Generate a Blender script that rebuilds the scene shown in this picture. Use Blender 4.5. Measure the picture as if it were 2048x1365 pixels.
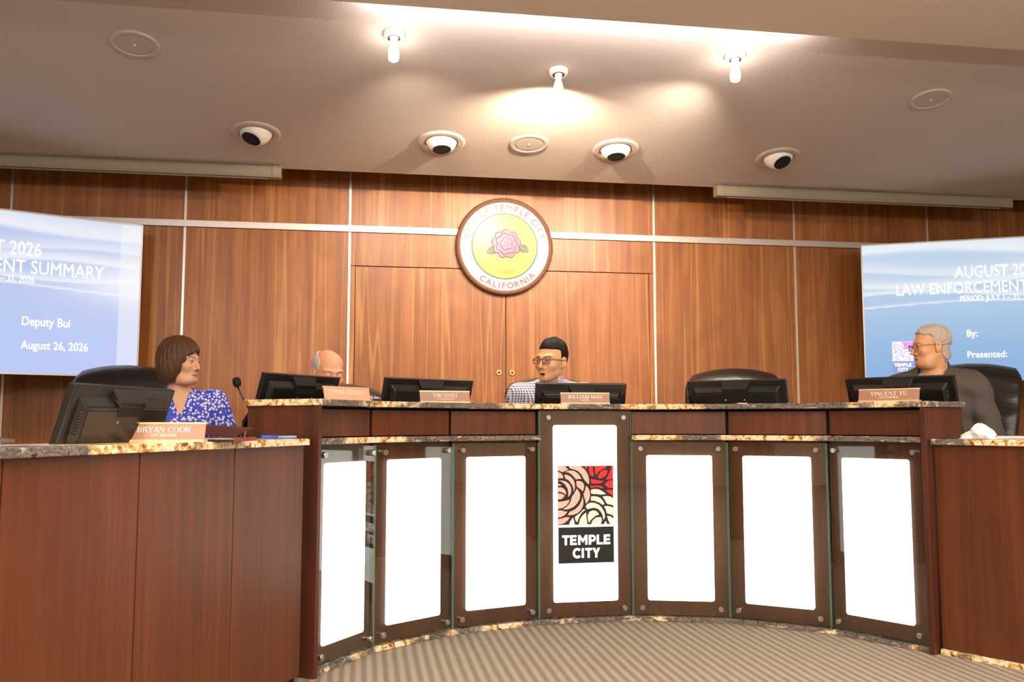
import bpy, bmesh, math, random
import numpy as np
from mathutils import Matrix, Vector, Euler
R = math.radians
random.seed(7)
rng = np.random.default_rng(5)
for o in list(bpy.data.objects):
    bpy.data.objects.remove(o)
S = bpy.context.scene
COL = S.collection

# ------------------------------------------------------------------ camera, world, lights, exposure
cam_d = bpy.data.cameras.new('camera'); cam = bpy.data.objects.new('camera', cam_d); COL.objects.link(cam)
cam.location = (-1.0853, -7.0618, 0.9629)
cam.rotation_euler = (R(90 + 5.1674), R(0.0113), R(-9.1255))
cam_d.sensor_fit = 'HORIZONTAL'; cam_d.sensor_width = 36.0
cam_d.lens = 36.0 * 1825.42 / 2048.0
cam_d.clip_start = 0.05
S.camera = cam
S.view_settings.view_transform = 'Standard'
S.view_settings.look = 'None'
S.view_settings.gamma = 1.0
S.view_settings.use_curve_mapping = False
S.view_settings.exposure = 0.22
world = bpy.data.worlds.new('world'); S.world = world; world.use_nodes = True
bgn = world.node_tree.nodes['Background']
bgn.inputs[0].default_value = (1.0, 0.86, 0.70, 1); bgn.inputs[1].default_value = 0.25


def area_light(name, loc, rot, sx, sy, power, color):
    d = bpy.data.lights.new(name, 'AREA'); d.shape = 'RECTANGLE'; d.size = sx; d.size_y = sy
    d.energy = power; d.color = color
    o = bpy.data.objects.new(name, d); COL.objects.link(o); o.location = loc; o.rotation_euler = rot
    return o


# audience-side ceiling fixtures (recessed in the flat ceiling over the public seats, behind the camera's view)
AUD = (1.0, 0.95, 0.88)
for i, lx in enumerate((-3.6, 0.0, 3.6)):
    area_light('ceiling_light_audience', (lx, -8.4, 3.03), (0, 0, 0), 1.2, 0.6, 78, AUD)
for lx in (-2.1, -0.4, 1.3, 3.0):        # unseen spots added to brighten the carpet without reaching the wall
    d = bpy.data.lights.new('floor_fill_spot', 'SPOT'); d.energy = 120; d.color = AUD; d.spot_size = R(96); d.spot_blend = .9; d.shadow_soft_size = .07
    o = bpy.data.objects.new('floor_fill_spot', d); COL.objects.link(o); o.location = (lx, -4.9, 3.04)
# unseen area lights added at the rear as frontal fill
for lx in (-3.6, 3.6):
    area_light('rear_fill_light', (lx, -11.8, 2.72), (R(82), 0, 0), 2.4, 0.5, 110, (1.0, 0.94, 0.86))
# unseen upward fill, added to brighten the low ceiling
area_light('ceiling_fill_light', (0.0, -6.6, 2.35), (R(180), 0, 0), 5.0, 0.15, 340, (1.0, 0.92, 0.84))
# cove lamp behind the ceiling drop, washing the sloped ceiling
area_light('cove_light', (0.10, -2.55, 3.068), (R(125), 0, 0), 2.4, 0.05, 17, (1.0, 0.92, 0.90))


def flood(loc, aim, power, color, size, blend, rad):
    d = bpy.data.lights.new('flood_light', 'SPOT'); d.energy = power; d.color = color; d.spot_size = R(size); d.spot_blend = blend
    d.shadow_soft_size = rad
    o = bpy.data.objects.new('flood_light', d); COL.objects.link(o); o.location = loc
    o.rotation_euler = Vector(aim).to_track_quat('-Z', 'Y').to_euler()


# the three ceiling lamps are reflector lamps: the middle one is aimed at the seal, the outer two down over the dais
flood((0.025, -1.86, 2.905), (0.0, 0.90, -0.72), 150, (1.0, 0.80, 0.56), 156, .7, .025)
flood((-.957, -2.13, 2.93), (0.20, 0.74, -0.72), 105, (1.0, 0.84, 0.66), 124, 1.0, .03)
flood((1.021, -2.14, 2.93), (-0.32, 0.78, -0.66), 185, (1.0, 0.84, 0.66), 124, 1.0, .03)

# ------------------------------------------------------------------ node helpers / materials
class NT:
    def __init__(s, name):
        s.m = bpy.data.materials.new(name); s.m.use_nodes = True
        s.t = s.m.node_tree; s.b = s.t.nodes['Principled BSDF']; s.out = s.t.nodes['Material Output']
    def n(s, typ, **kw):
        nd = s.t.nodes.new(typ)
        for k, v in kw.items():
            setattr(nd, k, v)
        return nd
    def l(s, a, b):
        s.t.links.new(a, b)
    def val(s, sock, v):
        if hasattr(v, 'is_output') or isinstance(v, bpy.types.NodeSocket):
            s.l(v, sock)
        else:
            sock.default_value = v
    def math(s, op, a, b=0.0, c=0.0):
        nd = s.n('ShaderNodeMath', operation=op)
        s.val(nd.inputs[0], a); s.val(nd.inputs[1], b); s.val(nd.inputs[2], c)
        return nd.outputs[0]
    def coord(s, scale=(1, 1, 1), loc=(0, 0, 0), rot=(0, 0, 0), kind='Object', rand=0.0):
        tc = s.n('ShaderNodeTexCoord'); mp = s.n('ShaderNodeMapping')
        src = tc.outputs[kind]
        if rand:
            oi = s.n('ShaderNodeObjectInfo'); va = s.n('ShaderNodeVectorMath', operation='MULTIPLY_ADD')
            cx = s.n('ShaderNodeCombineXYZ')
            s.l(oi.outputs['Random'], cx.inputs[0]); s.l(oi.outputs['Random'], cx.inputs[1]); s.l(oi.outputs['Random'], cx.inputs[2])
            s.l(cx.outputs[0], va.inputs[0]); va.inputs[1].default_value = (rand, rand * .7, rand * 1.3); s.l(src, va.inputs[2]); src = va.outputs[0]
        s.l(src, mp.inputs[0]); mp.inputs['Scale'].default_value = scale; mp.inputs['Location'].default_value = loc; mp.inputs['Rotation'].default_value = rot
        return mp.outputs[0]
    def noise(s, vec, scale=1.0, detail=4.0, rough=0.5, dist=0.0):
        nd = s.n('ShaderNodeTexNoise'); s.l(vec, nd.inputs['Vector'])
        nd.inputs['Scale'].default_value = scale; nd.inputs['Detail'].default_value = detail
        nd.inputs['Roughness'].default_value = rough; nd.inputs['Distortion'].default_value = dist
        return nd.outputs['Fac']
    def ramp(s, fac, stops):
        nd = s.n('ShaderNodeValToRGB'); cr = nd.color_ramp
        while len(cr.elements) < len(stops):
            cr.elements.new(0.5)
        for e, (p, c) in zip(cr.elements, stops):
            e.position = p; e.color = (*c, 1) if len(c) == 3 else c
        s.l(fac, nd.inputs[0]); return nd.outputs[0]
    def mix(s, fac, a, b, mode='MIX'):
        nd = s.n('ShaderNodeMix', data_type='RGBA', blend_type=mode)
        s.val(nd.inputs[0], fac)
        for sock, v in ((nd.inputs[6], a), (nd.inputs[7], b)):
            if isinstance(v, bpy.types.NodeSocket): s.l(v, sock)
            else: sock.default_value = (*v, 1)
        return nd.outputs[2]
    def bump(s, h, strength=0.2, dist=0.01):
        nd = s.n('ShaderNodeBump'); nd.inputs['Strength'].default_value = strength; nd.inputs['Distance'].default_value = dist
        s.l(h, nd.inputs['Height']); s.l(nd.outputs[0], s.b.inputs['Normal'])
    def color(s, c):
        s.val(s.b.inputs['Base Color'], c if isinstance(c, bpy.types.NodeSocket) else (*c, 1))


def lin(r, g, b):
    f = lambda u: (u / 255 / 12.92) if u / 255 <= 0.04045 else ((u / 255 + 0.055) / 1.055) ** 2.4
    return (f(r), f(g), f(b))


def plain(name, c, rough=0.5, metal=0.0, spec=0.5, emit=None, estr=0.0, nz=0.0, nscale=200):
    t = NT(name); t.color(c)
    t.b.inputs['Roughness'].default_value = rough; t.b.inputs['Metallic'].default_value = metal
    t.b.inputs['Specular IOR Level'].default_value = spec
    if nz:
        v = t.noise(t.coord(), nscale, 3)
        t.color(t.mix(t.math('MULTIPLY', v, nz), c, tuple(x * .35 for x in c)))
        t.bump(v, .15, .002)
    if emit:
        t.b.inputs['Emission Color'].default_value = (*emit, 1); t.b.inputs['Emission Strength'].default_value = estr
    return t.m


def wood(name, dark, mid, light, rough=0.3, gs=14.0, figure=0.8, coat=0.0, var=0.18):
    t = NT(name)
    v1 = t.coord((gs, gs, .55), rand=17.0)
    n1 = t.noise(v1, 1.0, 6, .55, .8)
    v2 = t.coord((gs * 9, gs * 9, 2.2), rand=9.0)
    n2 = t.noise(v2, 1.0, 4, .6)
    v3 = t.coord((3.2, 3.2, 1.3), rand=31.0)
    n3 = t.noise(v3, 1.0, 3, .5, 2.5)
    f = t.math('ADD', t.math('MULTIPLY', n1, .62), t.math('ADD', t.math('MULTIPLY', n2, .25), t.math('MULTIPLY', n3, .30 * figure)))
    c = t.ramp(f, [(.36, dark), (.56, mid), (.78, light)])
    if figure > .8:
        n4 = t.noise(t.coord((5.5, 5.5, .10), rand=23.0), 1.0, 2, .5)
        st = t.ramp(n4, [(.525, (0, 0, 0)), (.535, (1, 1, 1)), (.540, (1, 1, 1)), (.548, (0, 0, 0))])
        c = t.mix(t.math('MULTIPLY', st, .3), c, lin(214, 160, 96))
    oi = t.n('ShaderNodeObjectInfo')
    g = t.math('ADD', t.math('MULTIPLY', oi.outputs['Random'], var), 1 - var / 2)
    hs = t.n('ShaderNodeHueSaturation'); t.l(c, hs.inputs['Color']); t.l(g, hs.inputs['Value'])
    t.color(hs.outputs[0])
    t.b.inputs['Roughness'].default_value = rough
    t.b.inputs['Coat Weight'].default_value = coat; t.b.inputs['Coat Roughness'].default_value = .18
    t.bump(n2, .04, .002)
    return t.m


def granite(name, axis=0, bands=(), lo=-2.0, hi=2.0):
    """grey veined granite with golden cream veins crossing the slab at the given places along one axis"""
    t = NT(name)
    base = t.noise(t.coord((9, 9, 22)), 1.0, 8, .7, 1.4)
    c = t.ramp(base, [(.32, lin(36, 32, 30)), (.44, lin(132, 120, 110)), (.53, lin(80, 73, 70)), (.66, lin(206, 194, 180))])
    if bands:
        tc = t.n('ShaderNodeTexCoord'); sx = t.n('ShaderNodeSeparateXYZ'); t.l(tc.outputs['Object'], sx.inputs[0])
        wob = t.noise(t.coord((7, 7, 7)), 1.0, 5, .65)
        x = t.math('ADD', sx.outputs[axis], t.math('MULTIPLY_ADD', wob, .36, -.18))
        u = t.math('DIVIDE', t.math('SUBTRACT', x, lo), hi - lo)
        st = []
        for a, b in bands:
            a, b = (a - lo) / (hi - lo), (b - lo) / (hi - lo); e = .006
            st += [(a - e, (0, 0, 0)), (a + e, (1, 1, 1)), (b - e, (1, 1, 1)), (b + e, (0, 0, 0))]
        pm = t.ramp(u, st)
    else:
        pat = t.noise(t.coord((2.6, 2.6, 2.6), loc=(3.1, 1.7, .3)), 1.0, 4, .62, 1.2)
        pm = t.ramp(pat, [(.48, (0, 0, 0)), (.53, (1, 1, 1))])
    gn = t.noise(t.coord((24, 24, 24)), 1.0, 6, .65, 1.0)
    gold = t.ramp(gn, [(.28, lin(30, 24, 18)), (.38, lin(140, 96, 44)), (.46, lin(228, 180, 104)), (.55, lin(252, 240, 216)), (.70, lin(220, 170, 100))])
    c = t.mix(pm, c, gold)
    sp = t.noise(t.coord((95, 95, 95)), 1.0, 3, .6)
    sm = t.ramp(sp, [(.62, (0, 0, 0)), (.67, (1, 1, 1))])
    c = t.mix(sm, c, lin(26, 22, 20))
    t.color(c); t.b.inputs['Roughness'].default_value = .13
    return t.m


def carpet(name):
    t = NT(name)
    tc = t.n('ShaderNodeTexCoord'); sx = t.n('ShaderNodeSeparateXYZ'); t.l(tc.outputs['Object'], sx.inputs[0])
    x = sx.outputs[0]
    wob = t.noise(t.coord((4, 4, 4)), 1.0, 2)
    ph = t.math('ADD', t.math('MULTIPLY', x, 2 * math.pi / .0425), t.math('MULTIPLY', wob, .9))
    s = t.math('SINE', ph)
    m = t.math('MULTIPLY_ADD', s, .75, .5)
    m = t.math('MINIMUM', t.math('MAXIMUM', m, 0.0), 1.0)
    fine = t.noise(t.coord((260, 260, 260)), 1.0, 3, .7)
    mid = t.noise(t.coord((45, 14, 45)), 1.0, 3, .6)
    c = t.mix(m, lin(124, 116, 106), lin(172, 160, 144))
    c = t.mix(t.math('MULTIPLY', fine, .55), c, lin(84, 72, 62))
    c = t.mix(t.math('MULTIPLY', mid, .22), c, lin(196, 172, 144))
    t.color(c); t.b.inputs['Roughness'].default_value = .95; t.b.inputs['Specular IOR Level'].default_value = .1
    t.bump(t.math('ADD', t.math('MULTIPLY', s, .6), fine), .5, .004)
    return t.m


def plaster(name, c, bs=.35):
    t = NT(name)
    n1 = t.noise(t.coord((70, 70, 70)), 1.0, 5, .62)
    n2 = t.noise(t.coord((1.5, 1.5, 1.5)), 1.0, 3)
    t.color(t.mix(t.math('MULTIPLY', n2, .25), c, tuple(x * .85 for x in c)))
    t.b.inputs['Roughness'].default_value = .85; t.b.inputs['Specular IOR Level'].default_value = .2
    t.bump(n1, bs, .006)
    return t.m


def leather(name):
    t = NT(name); t.color(lin(26, 23, 22)); t.b.inputs['Roughness'].default_value = .34
    a = t.noise(t.coord((5, 5, 16)), 1.0, 4, .6, .8); b = t.noise(t.coord((160, 160, 160)), 1.0, 2)
    t.bump(t.math('ADD', a, t.math('MULTIPLY', b, .12)), .35, .012)
    return t.m


def attr_mat(name, rough=.5, emit=0.0, sss=0.0, spec=.5, tint=None):
    t = NT(name); at = t.n('ShaderNodeAttribute'); at.attribute_name = 'col'
    c = at.outputs['Color']
    if emit:
        t.color((.01, .01, .012)); t.l(c, t.b.inputs['Emission Color']); t.b.inputs['Emission Strength'].default_value = emit
    else:
        t.color(c)
        if sss:
            t.b.inputs['Subsurface Weight'].default_value = sss; t.b.inputs['Subsurface Radius'].default_value = (.012, .005, .003); t.b.inputs['Subsurface Scale'].default_value = 1.0
    t.b.inputs['Roughness'].default_value = rough; t.b.inputs['Specular IOR Level'].default_value = spec
    return t.m


def glass_clear(name, tint=(.93, .98, .95)):
    t = NT(name)
    t.b.inputs['Base Color'].default_value = (*tint, 1); t.b.inputs['Roughness'].default_value = 0.0
    t.b.inputs['Transmission Weight'].default_value = 1.0; t.b.inputs['IOR'].default_value = 1.5
    return t.m


def check_mat(name, c1, c2, period):
    t = NT(name)
    tc = t.n('ShaderNodeTexCoord'); sx = t.n('ShaderNodeSeparateXYZ'); t.l(tc.outputs['Object'], sx.inputs[0])
    def band(o):
        s = t.math('SINE', t.math('MULTIPLY', o, 2 * math.pi / period))
        return t.math('GREATER_THAN', s, .25)
    m = t.math('MULTIPLY', t.math('ADD', t.math('ADD', band(t.math('ADD', sx.outputs[0], t.math('MULTIPLY', sx.outputs[1], .8))), 0.0), band(sx.outputs[2])), .5)
    t.color(t.mix(m, c1, c2)); t.b.inputs['Roughness'].default_value = .8
    return t.m


def floral_mat(name):
    t = NT(name)
    vo = t.n('ShaderNodeTexVoronoi'); t.l(t.coord((58, 58, 58)), vo.inputs['Vector']); vo.inputs['Scale'].default_value = 1.0; vo.inputs['Randomness'].default_value = .8
    d = vo.outputs['Distance']
    c = t.ramp(d, [(0.0, lin(80, 96, 215)), (.10, lin(110, 125, 225)), (.15, lin(236, 234, 246)), (.37, lin(240, 238, 248)), (.43, lin(66, 82, 208)), (1.0, lin(54, 68, 196))])
    t.color(c); t.b.inputs['Roughness'].default_value = .75
    return t.m


M = {}
M['wall_wood'] = wood('walnut_panel', lin(108, 60, 24), lin(140, 83, 38), lin(168, 110, 60), rough=.38, gs=17, figure=.9, var=.14)
M['desk_wood'] = wood('mahogany_panel', lin(74, 35, 14), lin(99, 49, 21), lin(120, 66, 32), rough=.38, gs=22, figure=.5, var=.22)
M['desk_wood_dark'] = wood('mahogany_dark', lin(62, 29, 19), lin(88, 43, 30), lin(106, 56, 40), rough=.35, gs=16, figure=.5, var=.08)
M['granite'] = granite('granite')
M['granite_top'] = granite('granite_dais', 0, [(-1.7, -1.24), (-1.09, -.93), (-.42, -.14), (.20, .58), (1.14, 1.24)])
M['granite_shelf'] = granite('granite_shelf', 0, [(-1.16, -.90), (.20, .46), (.70, .98)])
M['granite_wing'] = granite('granite_wing', 1, [(-4.52, -3.3)], -6, -3)
M['granite_wing_right'] = granite('granite_wing_right', 1, [(-4.2, -3.62)], -6, -3)
M['carpet'] = carpet('striped_carpet')
M['ceiling'] = plaster('painted_ceiling', lin(206, 193, 184))
M['ceiling_low'] = plaster('painted_drop', lin(226, 213, 199), .6)
M['wall_paint'] = plaster('painted_wall', lin(208, 194, 166), .1)
M['alu'] = plain('brushed_aluminium', lin(214, 206, 200), .34, .75)
M['steel'] = plain('steel', lin(196, 190, 182), .22, .95)
M['white_paint'] = plain('white_enamel', lin(236, 228, 218), .4)
M['offwhite'] = plain('ceiling_fitting_white', lin(196, 182, 171), .55)
M['grille'] = plain('speaker_grille', lin(196, 184, 172), .7, nz=.2, nscale=900)
M['black'] = plain('black_plastic', lin(20, 18, 18), .38)
M['black_matte'] = plain('black_recess', lin(6, 6, 6), .8)
M['shell'] = plain('monitor_shell', lin(26, 23, 22), .32)
M['emblem'] = plain('embossed_letters', lin(58, 54, 50), .3)
M['screen'] = plain('monitor_screen', lin(10, 12, 16), .15, emit=lin(120, 150, 190), estr=.5)
M['leather'] = leather('black_leather')
M['casing'] = plain('screen_casing', lin(140, 128, 110), .5)
M['plate'] = plain('name_plate_plastic', lin(176, 132, 108), .38, nz=.25, nscale=60)
M['plate_holder'] = plain('name_plate_holder', lin(244, 214, 172), .35, .35)
M['plate_glare'] = plain('name_plate_painted_glare', lin(226, 184, 150), .3)  # plate colour lightened, with the glare painted into it
M['letter_white'] = plain('engraved_white', lin(252, 250, 248), .5)
M['lit'] = plain('backlit_panel', lin(250, 250, 248), .5, emit=(1.0, .985, .955), estr=1.6)
M['glass'] = glass_clear('clear_glass', (.90, .97, .93))
M['glass_edge'] = plain('green_glass_edge', lin(96, 150, 128), .15)
M['lens'] = glass_clear('lens_glass', (.97, .97, .96))
M['bulb'] = plain('lamp_glass', (1, 1, 1), .3, emit=(1.0, .88, .74), estr=30.0)
M['bulb_mid'] = plain('reflector_lamp_glass', lin(250, 246, 238), .2, emit=(1.0, .9, .78), estr=2.2)
M['logo_black'] = plain('logo_black', lin(20, 17, 14), .6, emit=lin(20, 17, 14), estr=.15)
M['logo_pink'] = plain('logo_pink', lin(222, 164, 148), .5, emit=lin(244, 190, 172), estr=.28)
M['logo_red'] = plain('logo_red', lin(222, 26, 38), .5, emit=lin(222, 30, 40), estr=.35)
M['logo_cream'] = plain('logo_cream', lin(206, 204, 190), .5, emit=lin(230, 228, 214), estr=.28)
M['logo_white'] = plain('logo_lettering', lin(252, 250, 248), .5, emit=(1, .98, .96), estr=1.1)
M['seal_white'] = plain('seal_white', lin(222, 216, 208), .30)
M['seal_yellow'] = plain('seal_yellow', lin(206, 174, 62), .30)
M['seal_red'] = plain('seal_red_letters', lin(172, 44, 22), .35)
M['seal_gold'] = plain('seal_gold_letters', lin(132, 106, 30), .35)
M['seal_green'] = plain('seal_green', lin(60, 104, 92), .4)
M['seal_pink'] = plain('camellia_pink', lin(196, 92, 128), .35)
M['seal_line'] = plain('camellia_lines', lin(128, 40, 70), .4)
M['seal_leaf'] = plain('leaf_grey_green', lin(62, 68, 54), .4)
M['seal_vein'] = plain('leaf_veins', lin(126, 128, 108), .4)
M['rope'] = plain('rope_border', lin(116, 78, 56), .45)
M['brass'] = plain('brass', lin(190, 160, 96), .3, .9)
M['pen'] = plain('blue_pen', lin(44, 84, 190), .25)
M['pen_clear'] = plain('pen_clear', lin(140, 176, 235), .2)
M['maroon'] = plain('maroon_leather', lin(62, 24, 20), .4)
M['red_edge'] = plain('red_edge', lin(140, 50, 40), .4)
M['tissue'] = plain('tissue', lin(244, 236, 232), .9)
M['paper'] = plain('paper', lin(240, 234, 228), .8)
M['base_stone'] = M['granite']
M['skin'] = attr_mat('skin', .48, sss=.12, spec=.4)
M['eye'] = attr_mat('eye', .15)
M['hair_black'] = plain('black_hair', lin(24, 19, 17), .62, spec=.2)
M['hair_brown'] = plain('brown_hair', lin(88, 56, 36), .5, spec=.4)
M['hair_grey'] = plain('grey_hair', lin(192, 178, 166), .6)
M['hair_silver'] = plain('silver_hair', lin(206, 194, 186), .6)
M['gingham'] = check_mat('gingham_shirt', lin(228, 224, 238), lin(46, 48, 100), .0145)
M['floral'] = floral_mat('floral_blouse')
M['suit'] = plain('grey_suit', lin(92, 84, 78), .85, nz=.35, nscale=700)
M['dress_shirt'] = plain('pale_blue_shirt', lin(208, 212, 240), .8)
M['polo'] = plain('dark_polo', lin(44, 46, 58), .85)
M['trousers'] = plain('dark_trousers', lin(36, 34, 38), .9)
M['shoe'] = plain('black_shoe', lin(18, 16, 16), .3)
M['frame_dark'] = plain('glasses_frame', lin(46, 34, 56), .3)
M['frame_brown'] = plain('glasses_frame_thin', lin(66, 44, 34), .3, .4)
M['tv_bezel'] = plain('tv_bezel', lin(160, 156, 158), .3, .7)
M['tv_text'] = plain('slide_text', (1, 1, 1), .5, emit=(1, 1, 1), estr=1.1)
M['tv_text_y'] = plain('slide_text_yellow', (1, 1, .9), .5, emit=lin(252, 250, 222), estr=1.05)

# ------------------------------------------------------------------ object helpers
ROOTM = {}


def tag(o, label=None, cat=None, group=None, kind=None):
    if label: o['label'] = label
    if cat: o['category'] = cat
    if group: o['group'] = group
    if kind: o['kind'] = kind
    return o


def thing(name, label, cat, loc=(0, 0, 0), rz=0.0, group=None):
    o = bpy.data.objects.new(name, None); COL.objects.link(o)
    o.empty_display_size = .1
    o.location = loc; o.rotation_euler = (0, 0, rz)
    ROOTM[o.name] = Matrix.LocRotScale(Vector(loc), Euler((0, 0, rz)), None)
    return tag(o, label, cat, group)


def put(name, verts, faces, mat, parent=None, world=True, smooth=False, bevel=0.0, col=None, seg=2):
    """one mesh object; verts in world space (converted to the root's space) or root space"""
    v = np.asarray(verts, float).reshape(-1, 3)
    rm = ROOTM.get(parent.name) if parent else None
    if world and rm is not None:
        mi = np.array(rm.inverted()); v = v @ mi[:3, :3].T + mi[:3, 3]
    me = bpy.data.meshes.new(name)
    me.from_pydata([tuple(p) for p in v], [], [tuple(int(i) for i in f) for f in faces])
    me.update()
    ms = mat if isinstance(mat, (list, tuple)) else [mat]
    for m_ in ms:
        me.materials.append(M[m_] if isinstance(m_, str) else m_)
    if col is not None:
        a = me.color_attributes.new('col', 'FLOAT_COLOR', 'POINT')
        c4 = np.ones((len(v), 4), np.float32); c4[:, :3] = col
        a.data.foreach_set('color', c4.ravel())
    if smooth:
        me.polygons.foreach_set('use_smooth', [True] * len(me.polygons))
    o = bpy.data.objects.new(name, me); COL.objects.link(o)
    if parent:
        o.parent = parent
        ROOTM[o.name] = rm if rm is not None else Matrix.Identity(4)
    else:
        ROOTM[o.name] = Matrix.Identity(4)
    if bevel:
        b = o.modifiers.new('bevel', 'BEVEL'); b.width = bevel; b.segments = seg; b.limit_method = 'ANGLE'; b.angle_limit = R(40)
    return o


BOXF = [(0, 3, 2, 1), (4, 5, 6, 7), (0, 1, 5, 4), (1, 2, 6, 5), (2, 3, 7, 6), (3, 0, 4, 7)]


def boxv(x0, x1, y0, y1, z0, z1):
    return [(x0, y0, z0), (x1, y0, z0), (x1, y1, z0), (x0, y1, z0), (x0, y0, z1), (x1, y0, z1), (x1, y1, z1), (x0, y1, z1)]


class MB:
    def __init__(s): s.v = []; s.f = []
    def add(s, v, f):
        k = len(s.v); s.v += [tuple(p) for p in v]; s.f += [tuple(i + k for i in q) for q in f]; return s
    def box(s, *a): return s.add(boxv(*a), BOXF)
    def hexa(s, p8): return s.add(p8, BOXF)
    def xf(s, m):
        s.v = [tuple(m @ Vector(p)) for p in s.v]; return s
    def lathe(s, prof, c=(0, 0, 0), axis=(0, 0, 1), n=32, cap=True):
        q = Vector((0, 0, 1)).rotation_difference(Vector(axis).normalized()); k = len(s.v); c = Vector(c)
        for r, z in prof:
            for i in range(n):
                a = 2 * math.pi * i / n
                s.v.append(tuple(c + q @ Vector((r * math.cos(a), r * math.sin(a), z))))
        for j in range(len(prof) - 1):
            for i in range(n):
                s.f.append((k + j * n + i, k + j * n + (i + 1) % n, k + (j + 1) * n + (i + 1) % n, k + (j + 1) * n + i))
        if cap:
            s.f.append(tuple(k + i for i in reversed(range(n))))
            e = k + (len(prof) - 1) * n; s.f.append(tuple(e + i for i in range(n)))
        return s
    def tube(s, pts, r, n=8, closed=False):
        pts = [Vector(p) for p in pts]; k = len(s.v); N = len(pts)
        rs = r if isinstance(r, (list, tuple)) else [r] * N
        up = Vector((0, 0, 1))
        for i, p in enumerate(pts):
            a = pts[(i - 1) % N] if (closed or i > 0) else pts[i]; b = pts[(i + 1) % N] if (closed or i < N - 1) else pts[i]
            t = (b - a).normalized(); u = up if abs(t.dot(up)) < .95 else Vector((1, 0, 0))
            x = t.cross(u).normalized(); y = x.cross(t)
            for j in range(n):
                an = 2 * math.pi * j / n
                s.v.append(tuple(p + (x * math.cos(an) + y * math.sin(an)) * rs[i]))
        for i in range(N if closed else N - 1):
            for j in range(n):
                i2 = (i + 1) % N
                s.f.append((k + i * n + j, k + i * n + (j + 1) % n, k + i2 * n + (j + 1) % n, k + i2 * n + j))
        if not closed:
            s.f.append(tuple(k + j for j in reversed(range(n)))); s.f.append(tuple(k + (N - 1) * n + j for j in range(n)))
        return s
    def sphere(s, c, r, nu=24, nv=14, sc=(1, 1, 1)):
        k = len(s.v)
        for j in range(nv + 1):
            th = math.pi * j / nv
            for i in range(nu):
                ph = 2 * math.pi * i / nu
                s.v.append((c[0] + r * sc[0] * math.sin(th) * math.cos(ph), c[1] + r * sc[1] * math.sin(th) * math.sin(ph), c[2] + r * sc[2] * math.cos(th)))
        for j in range(nv):
            for i in range(nu):
                s.f.append((k + j * nu + i, k + (j + 1) * nu + i, k + (j + 1) * nu + (i + 1) % nu, k + j * nu + (i + 1) % nu))
        return s
    def put(s, name, mat, parent=None, **kw):
        return put(name, s.v, s.f, mat, parent, **kw)


def fbox(fr, s0, s1, n0, n1, z0, z1):
    """box in a facet frame: fr=(origin xy, dir xy, outward normal xy)"""
    o, d, n = fr
    P = lambda s, q, z: (o[0] + d[0] * s + n[0] * q, o[1] + d[1] * s + n[1] * q, z)
    return [P(s0, n1, z0), P(s1, n1, z0), P(s1, n0, z0), P(s0, n0, z0), P(s0, n1, z1), P(s1, n1, z1), P(s1, n0, z1), P(s0, n0, z1)]


def frame(a, b):
    a = np.array(a, float); b = np.array(b, float); L = np.linalg.norm(b - a); d = (b - a) / L
    return (a, d, np.array([d[1], -d[0]])), L


def text_mesh(s, size, align='CENTER', bold=0.0, extrude=0.0, spacing=1.0):
    cu = bpy.data.curves.new('t', 'FONT'); cu.body = s; cu.size = size; cu.align_x = align; cu.offset = bold; cu.extrude = extrude
    cu.space_character = spacing; cu.resolution_u = 3
    ob = bpy.data.objects.new('t', cu); COL.objects.link(ob)
    dg = bpy.context.evaluated_depsgraph_get()
    me = bpy.data.meshes.new_from_object(ob.evaluated_get(dg))
    v = [tuple(p.co) for p in me.vertices]; f = [tuple(p.vertices) for p in me.polygons]
    bpy.data.objects.remove(ob); bpy.data.curves.remove(cu); bpy.data.meshes.remove(me)
    return v, f


def fit_text(s, width, height, **kw):
    """text scaled to a box: x centred on 0 or starting at 0, baseline at 0"""
    al = kw.get('align', 'CENTER')
    v, f = text_mesh(s, 1.0, **kw)
    a = np.array(v); w = np.ptp(a[:, 0]); h = a[:, 1].max()
    x0 = a[:, 0].min() if al == 'LEFT' else (a[:, 0].max() if al == 'RIGHT' else (a[:, 0].max() + a[:, 0].min()) / 2)
    a[:, 0] = (a[:, 0] - x0) * (width / w if width else height / h); a[:, 1] *= height / h
    return a, f


def place2d(v, origin, xd, yd, lift=0.0):
    v = np.asarray(v, float); o = np.array(origin, float); xd = np.array(xd, float); yd = np.array(yd, float); n = np.cross(xd, yd)
    z = v[:, 2] if v.shape[1] > 2 else np.zeros(len(v))
    return o + v[:, :1] * xd + v[:, 1:2] * yd + (z[:, None] + lift) * n


# ------------------------------------------------------------------ SETTING
floor = put('floor', boxv(-7, 7, -12.5, .6, -.1, 0), BOXF, 'carpet'); tag(floor, kind='structure')
# raised staff floor behind the dais
plat = [(-3.4, -3.1), (-2.05, -3.35), (-1.55, -3.2), (-1.15, -2.75), (-.75, -2.52), (-.25, -2.4), (.25, -2.4), (.75, -2.52), (1.15, -2.75), (1.55, -3.2), (2.0, -3.3), (4.2, -3.1), (4.2, -.02), (-3.4, -.02)]
n_ = len(plat)
put('floor', [(x, y, z) for z in (0.001, .05) for x, y in plat], [tuple(reversed(range(n_))), tuple(range(n_, 2 * n_))] + [(i, (i + 1) % n_, n_ + (i + 1) % n_, n_ + i) for i in range(n_)], 'carpet')['kind'] = 'structure'

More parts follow.
